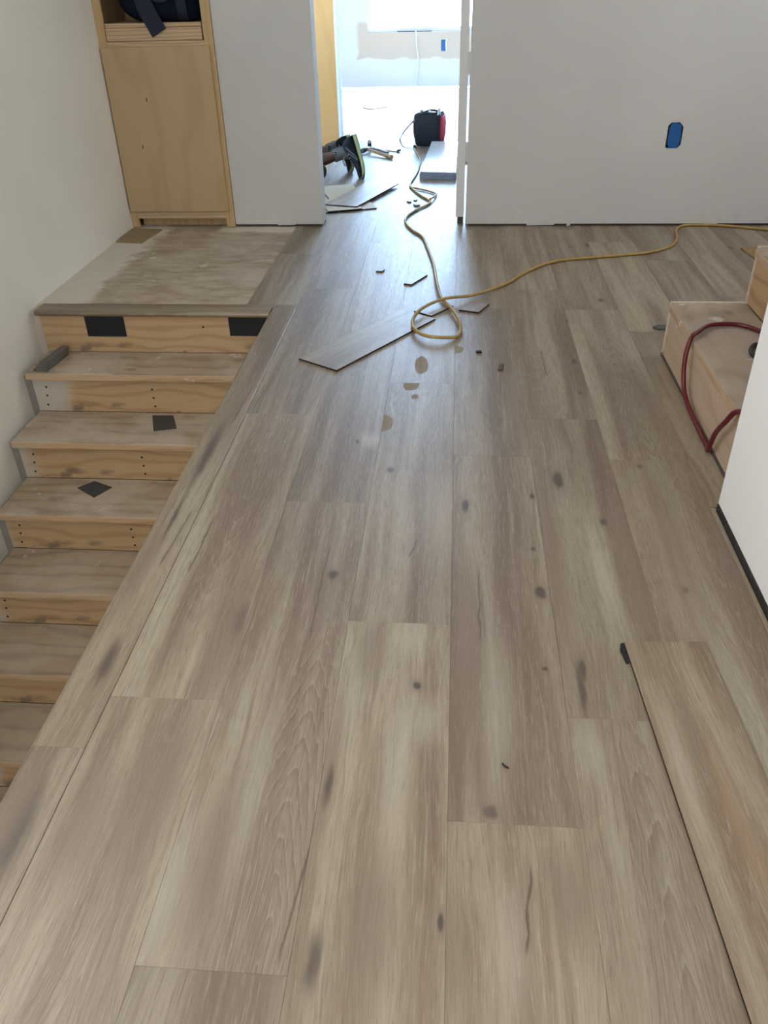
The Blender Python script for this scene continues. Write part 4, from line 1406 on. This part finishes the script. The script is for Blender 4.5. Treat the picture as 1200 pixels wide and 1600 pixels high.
for s in (0, 1):
    bm = B()
    pp = [(-0.68, 7.00, 0.012), (-0.655, 6.975, 0.012), (-0.62, 6.94 + s * 0.02, 0.012), (-0.57, 6.86 + s * 0.04, 0.011), (-0.53, 6.80 + s * 0.045, 0.011)]
    tube(bm, smooth_path(pp, 4), [0.006, 0.007, 0.008, 0.009] + [0.008] * 4 + [0.010] * 9, 8)
    obj('grip', bm, M['white_cord'] if s else M['dark_steel'], pl)
bm = B()
tube(bm, [Vector((-0.655, 6.975, 0.012)), Vector((-0.685, 7.005, 0.012)), Vector((-0.71, 7.03, 0.012))], [0.013, 0.014, 0.005], 8)
obj('jaw', bm, M['steel'], pl)

# birch end panel on the partition
bm = B()
box(bm, -2.30, -0.957, 7.195, 7.2315, 0.0005, 2.40, 0.0015)
pe = tag(obj('birch_board', bm, wood('birch_end_panel', (0.54, 0.275, 0.085), (0.49, 0.245, 0.07), axis=2, scale=0.6, ring=12, rough=0.55, knots=0.0), loc=(-1.6, 7.21, 0)), 'tall birch plywood panel on the partition beyond the doorway', 'panel')
bm = B()
box(bm, -0.9565, -0.935, 7.19, 7.33, 0.012, 2.6, 0.002)
struct(obj('trim_2', bm, M['drywall_white']))

# ------------------------------------------------------------------ the kneeling person


def skin(name, verts, edges, radii, mat, parent, root=0, sub=2):
    off = Vector(parent.location)
    me = bpy.data.meshes.new(name)
    me.from_pydata([Vector(v) - off for v in verts], edges, [])
    me.materials.append(mat)
    o = bpy.data.objects.new(name, me)
    COL.objects.link(o)
    o.parent = parent
    sm = o.modifiers.new('skin', 'SKIN')
    sm.use_smooth_shade = True
    for i, sv in enumerate(me.skin_vertices[0].data):
        r = radii[i]
        sv.radius = (r, r) if not isinstance(r, tuple) else r
        sv.use_root = (i == root)
    ss = o.modifiers.new('sub', 'SUBSURF')
    ss.levels = ss.render_levels = sub
    return o


PY = 6.02
person = thing('person', 'person kneeling beyond the doorway, black shoes with lime soles toward us', 'person', (-1.2, PY, 0))
V, E_, R_ = [], [], []


def v(p, r, link=None):
    V.append(p)
    R_.append(r)
    if link is not None:
        E_.append((link, len(V) - 1))
    return len(V) - 1


pel = v((-1.10, PY, 0.46), 0.14)
ab = v((-1.28, PY, 0.56), 0.125, pel)
ch = v((-1.50, PY, 0.60), 0.135, ab)
sh = v((-1.66, PY, 0.60), 0.095, ch)
nk = v((-1.75, PY, 0.585), 0.052, sh)
hd = v((-1.82, PY, 0.575), 0.078, nk)
hd2 = v((-1.90, PY, 0.545), 0.082, hd)
hd3 = v((-1.945, PY, 0.50), 0.050, hd2)
FEET = []
for s in (-1, 1):
    hip = v((-1.12, PY + s * 0.095, 0.44), 0.10, pel)
    ky = PY - 0.15 if s < 0 else PY + 0.15
    mid = v((-1.10, PY + s * 0.12, 0.27), 0.082, hip)
    kn = v((-1.075, ky, 0.072), 0.060, mid)
    an_ = Vector((-0.815, 5.985, 0.150)) if s < 0 else Vector((-0.885, 6.20, 0.150))
    k3 = Vector((-1.075, ky, 0.072))
    cf = v(tuple(k3.lerp(an_, 0.38) + Vector((0, 0, 0.012))), 0.052, kn)
    c2 = v(tuple(k3.lerp(an_, 0.75)), 0.040, cf)
    ak = v(tuple(an_), 0.034, c2)
    v(tuple(an_ + Vector((0.045, 0, 0.0))), 0.030, ak)
    FEET.append(an_)
    # arm
    shd = v((-1.63, PY + s * 0.17, 0.575), 0.060, sh)
    el = v((-1.70, PY + s * 0.21, 0.33), 0.042, shd)
    wr = v((-1.79, PY + s * 0.16, 0.085), 0.028, el)
    pa = v((-1.845, PY + s * 0.16, 0.036), (0.034, 0.018), wr)
    for k, (dy, ln) in enumerate(((-0.032, 0.060), (-0.011, 0.070), (0.010, 0.066), (0.031, 0.052))):
        f1 = v((-1.885, PY + s * 0.16 + dy * 0.9, 0.032), 0.0095, pa)
        f2 = v((-1.885 - ln * 0.55, PY + s * 0.16 + dy * 1.1, 0.026), 0.0085, f1)
        v((-1.885 - ln, PY + s * 0.16 + dy * 1.15, 0.012), 0.007, f2)
    t1 = v((-1.84, PY + s * 0.16 - s * 0.045, 0.026), 0.010, pa)
    v((-1.875, PY + s * 0.16 - s * 0.065, 0.014), 0.008, t1)
# face: nose and ears
v((-1.945, PY, 0.462), 0.014, hd3)
for s in (-1, 1):
    v((-1.865, PY + s * 0.086, 0.545), 0.016, hd2)
skin('body', V, E_, R_, M['skin'], person, 0)
# hair
bm = B()
rings = []
for k in range(7):
    t = k / 6
    z_ = 0.60 + 0.085 * math.sin(t * math.pi / 2) - 0.03
    r_ = 0.098 * math.cos(t * math.pi / 2 * 0.98)
    rings.append([Vector((-1.875 + math.cos(a) * r_ * 1.05, PY + math.sin(a) * r_, z_)) for a in [2 * math.pi * i / 16 for i in range(16)]])
loft(bm, rings)
obj('hair', bm, M['hair'], person)
# shirt
skin('shirt', [(-1.09, PY, 0.515), (-1.28, PY, 0.57), (-1.50, PY, 0.61), (-1.66, PY, 0.60), (-1.63, PY - 0.17, 0.575), (-1.675, PY - 0.20, 0.43), (-1.63, PY + 0.17, 0.575), (-1.675, PY + 0.20, 0.43)],
     [(0, 1), (1, 2), (2, 3), (3, 4), (4, 5), (3, 6), (6, 7)], [0.165, 0.15, 0.158, 0.105, 0.085, 0.072, 0.085, 0.072], M['shirt'], person, 0)
# shorts
sv_, se_, sr_ = [(-1.085, PY, 0.445)], [], [0.158]
for s in (-1, 1):
    ky = PY - 0.15 if s < 0 else PY + 0.15
    an_ = FEET[0] if s < 0 else FEET[1]
    k3 = Vector((-1.075, ky, 0.086))
    h = Vector((-0.872, ky - 0.005, 0.056)) if s < 0 else k3.lerp(an_, 0.36)
    i0 = len(sv_)
    sv_ += [(-1.11, PY + s * 0.10, 0.42), (-1.10, PY + s * 0.125, 0.27), tuple(k3), tuple(h)]
    se_ += [(0, i0), (i0, i0 + 1), (i0 + 1, i0 + 2), (i0 + 2, i0 + 3)]
    sr_ += [0.118, 0.102, 0.076, 0.052]
skin('shorts', sv_, se_, sr_, M['camo'], person, 0)


def shoe(heel, toe, lat, parent, top_dir):
    """running shoe; heel and toe are the ends of the sole line, lat the sideways axis"""
    heel, toe = Vector(heel), Vector(toe)
    u = (toe - heel)
    L = u.length
    u.normalize()
    lat = Vector(lat)
    lat = (lat - u * lat.dot(u)).normalized()
    w = lat.cross(u)
    if w.dot(Vector(top_dir)) < 0:
        w = -w

    def P(s, a, h):
        bend = -0.020 * max(0.0, (s - 0.62) / 0.38) ** 2     # toe spring
        return heel + u * (s * L) + lat * a + w * (h - bend)
    # half widths and heights along the foot
    prof = [(0.0, 0.018, 0.020), (0.02, 0.028, 0.055), (0.08, 0.035, 0.090), (0.18, 0.037, 0.105), (0.30, 0.036, 0.098), (0.42, 0.037, 0.086), (0.55, 0.042, 0.072), (0.68, 0.047, 0.058), (0.80, 0.047, 0.048), (0.90, 0.041, 0.042), (0.97, 0.026, 0.034), (1.0, 0.010, 0.020)]
    n = 18
    bm = B()
    rr = []
    for (s, hw, hh) in prof:
        ring = []
        for k in range(n):
            a = 2 * math.pi * k / n
            cu, sv = math.cos(a), math.sin(a)
            wd = hw * (1.0 if sv < 0 else (1.0 - 0.25 * sv))
            ring.append(P(s, wd * math.copysign(abs(cu) ** 0.8, cu), 0.018 + (hh - 0.018) * 0.5 * (1 + math.copysign(abs(sv) ** 0.8, sv))))
        rr.append(ring)
    loft(bm, rr)
    up = obj('shoe', bm, M['shoe'], parent)
    # midsole
    bm = B()
    rr = []
    for (s, hw, hh) in prof:
        t = 0.019 - 0.006 * s
        h2 = hw + 0.004
        rr.append([P(s, h2, -0.002), P(s, h2, t * 0.6), P(s, h2 * 0.96, t), P(s, -h2 * 0.96, t), P(s, -h2, t * 0.6), P(s, -h2, -0.002)])
    loft(bm, rr, smooth=False)
    obj('midsole', bm, M['lime'], up)
    bm = B()
    rr = []
    for (s, hw, hh) in prof:
        h2 = hw + 0.001
        rr.append([P(s, h2, -0.007), P(s, h2, -0.0021), P(s, -h2, -0.0021), P(s, -h2, -0.007)])
    loft(bm, rr, smooth=False)
    obj('outsole', bm, M['shoe_grey'], up)
    # side overlays and laces
    for sg in (1, -1):
        bm = B()
        tube(bm, smooth_path([P(0.22, sg * 0.034, 0.088), P(0.34, sg * 0.0365, 0.066), P(0.46, sg * 0.0385, 0.040), P(0.56, sg * 0.042, 0.030)], 5), 0.0042, 6)
        tube(bm, smooth_path([P(0.36, sg * 0.030, 0.082), P(0.48, sg * 0.037, 0.052), P(0.58, sg * 0.0425, 0.032)], 5), 0.0038, 6)
        obj('overlay', bm, M['shoe_grey'], up)
    bm = B()
    for s in (0.40, 0.47, 0.54, 0.61):
        hh = 0.089 - (s - 0.40) * 0.125
        tube(bm, smooth_path([P(s, 0.028, hh - 0.012), P(s + 0.01, 0.0, hh + 0.003), P(s, -0.028, hh - 0.012)], 4), 0.0028, 6)
    for (a0, a1) in ((0.012, 0.050), (-0.012, -0.046), (0.006, 0.020)):
        tube(bm, smooth_path([P(0.40, a0, 0.092), P(0.44, a1, 0.118), P(0.54, a1 * 1.1, 0.125), P(0.62, a1 * 0.8, 0.118)], 5), 0.0022, 6)
    obj('laces', bm, M['lace'], up)
    return u, lat, w


shoe((-0.690, 6.00, 0.275), (-0.618, 5.955, 0.006), (0.25, -1, 0.05), person, (-1, 0, -0.2))
shoe((-0.760, 6.215, 0.238), (-0.720, 6.165, 0.006), (0.25, -1, 0.05), person, (-1, 0, -0.2))
for an_, kn_ in ((FEET[0], Vector((-1.075, PY - 0.15, 0.072))), (FEET[1], Vector((-1.075, PY + 0.15, 0.072)))):
    bm = B()
    d = (an_ - kn_).normalized()
    pts = [an_ - d * 0.030, an_ - d * 0.028, an_ + d * 0.02, an_ + d * 0.06 + Vector((0, 0, -0.01)), an_ + d * 0.095 + Vector((0, 0, -0.02))]
    tube(bm, pts, [0.040, 0.0435, 0.043, 0.044, 0.046], 14)
    sk = obj('sock', bm, M['sock'], person)
    bm = B()
    for k in range(4):
        a = -0.55 + k * 0.32
        c = an_ - d * 0.012 + Vector((0.0, -0.0435 * math.cos(a), -0.0435 * math.sin(a)))
        box(bm, c.x - 0.009, c.x + 0.012, c.y - 0.0015, c.y + 0.0015, c.z - 0.0045, c.z + 0.0045)
    obj('sock_stripe', bm, M['bag_black'], sk)
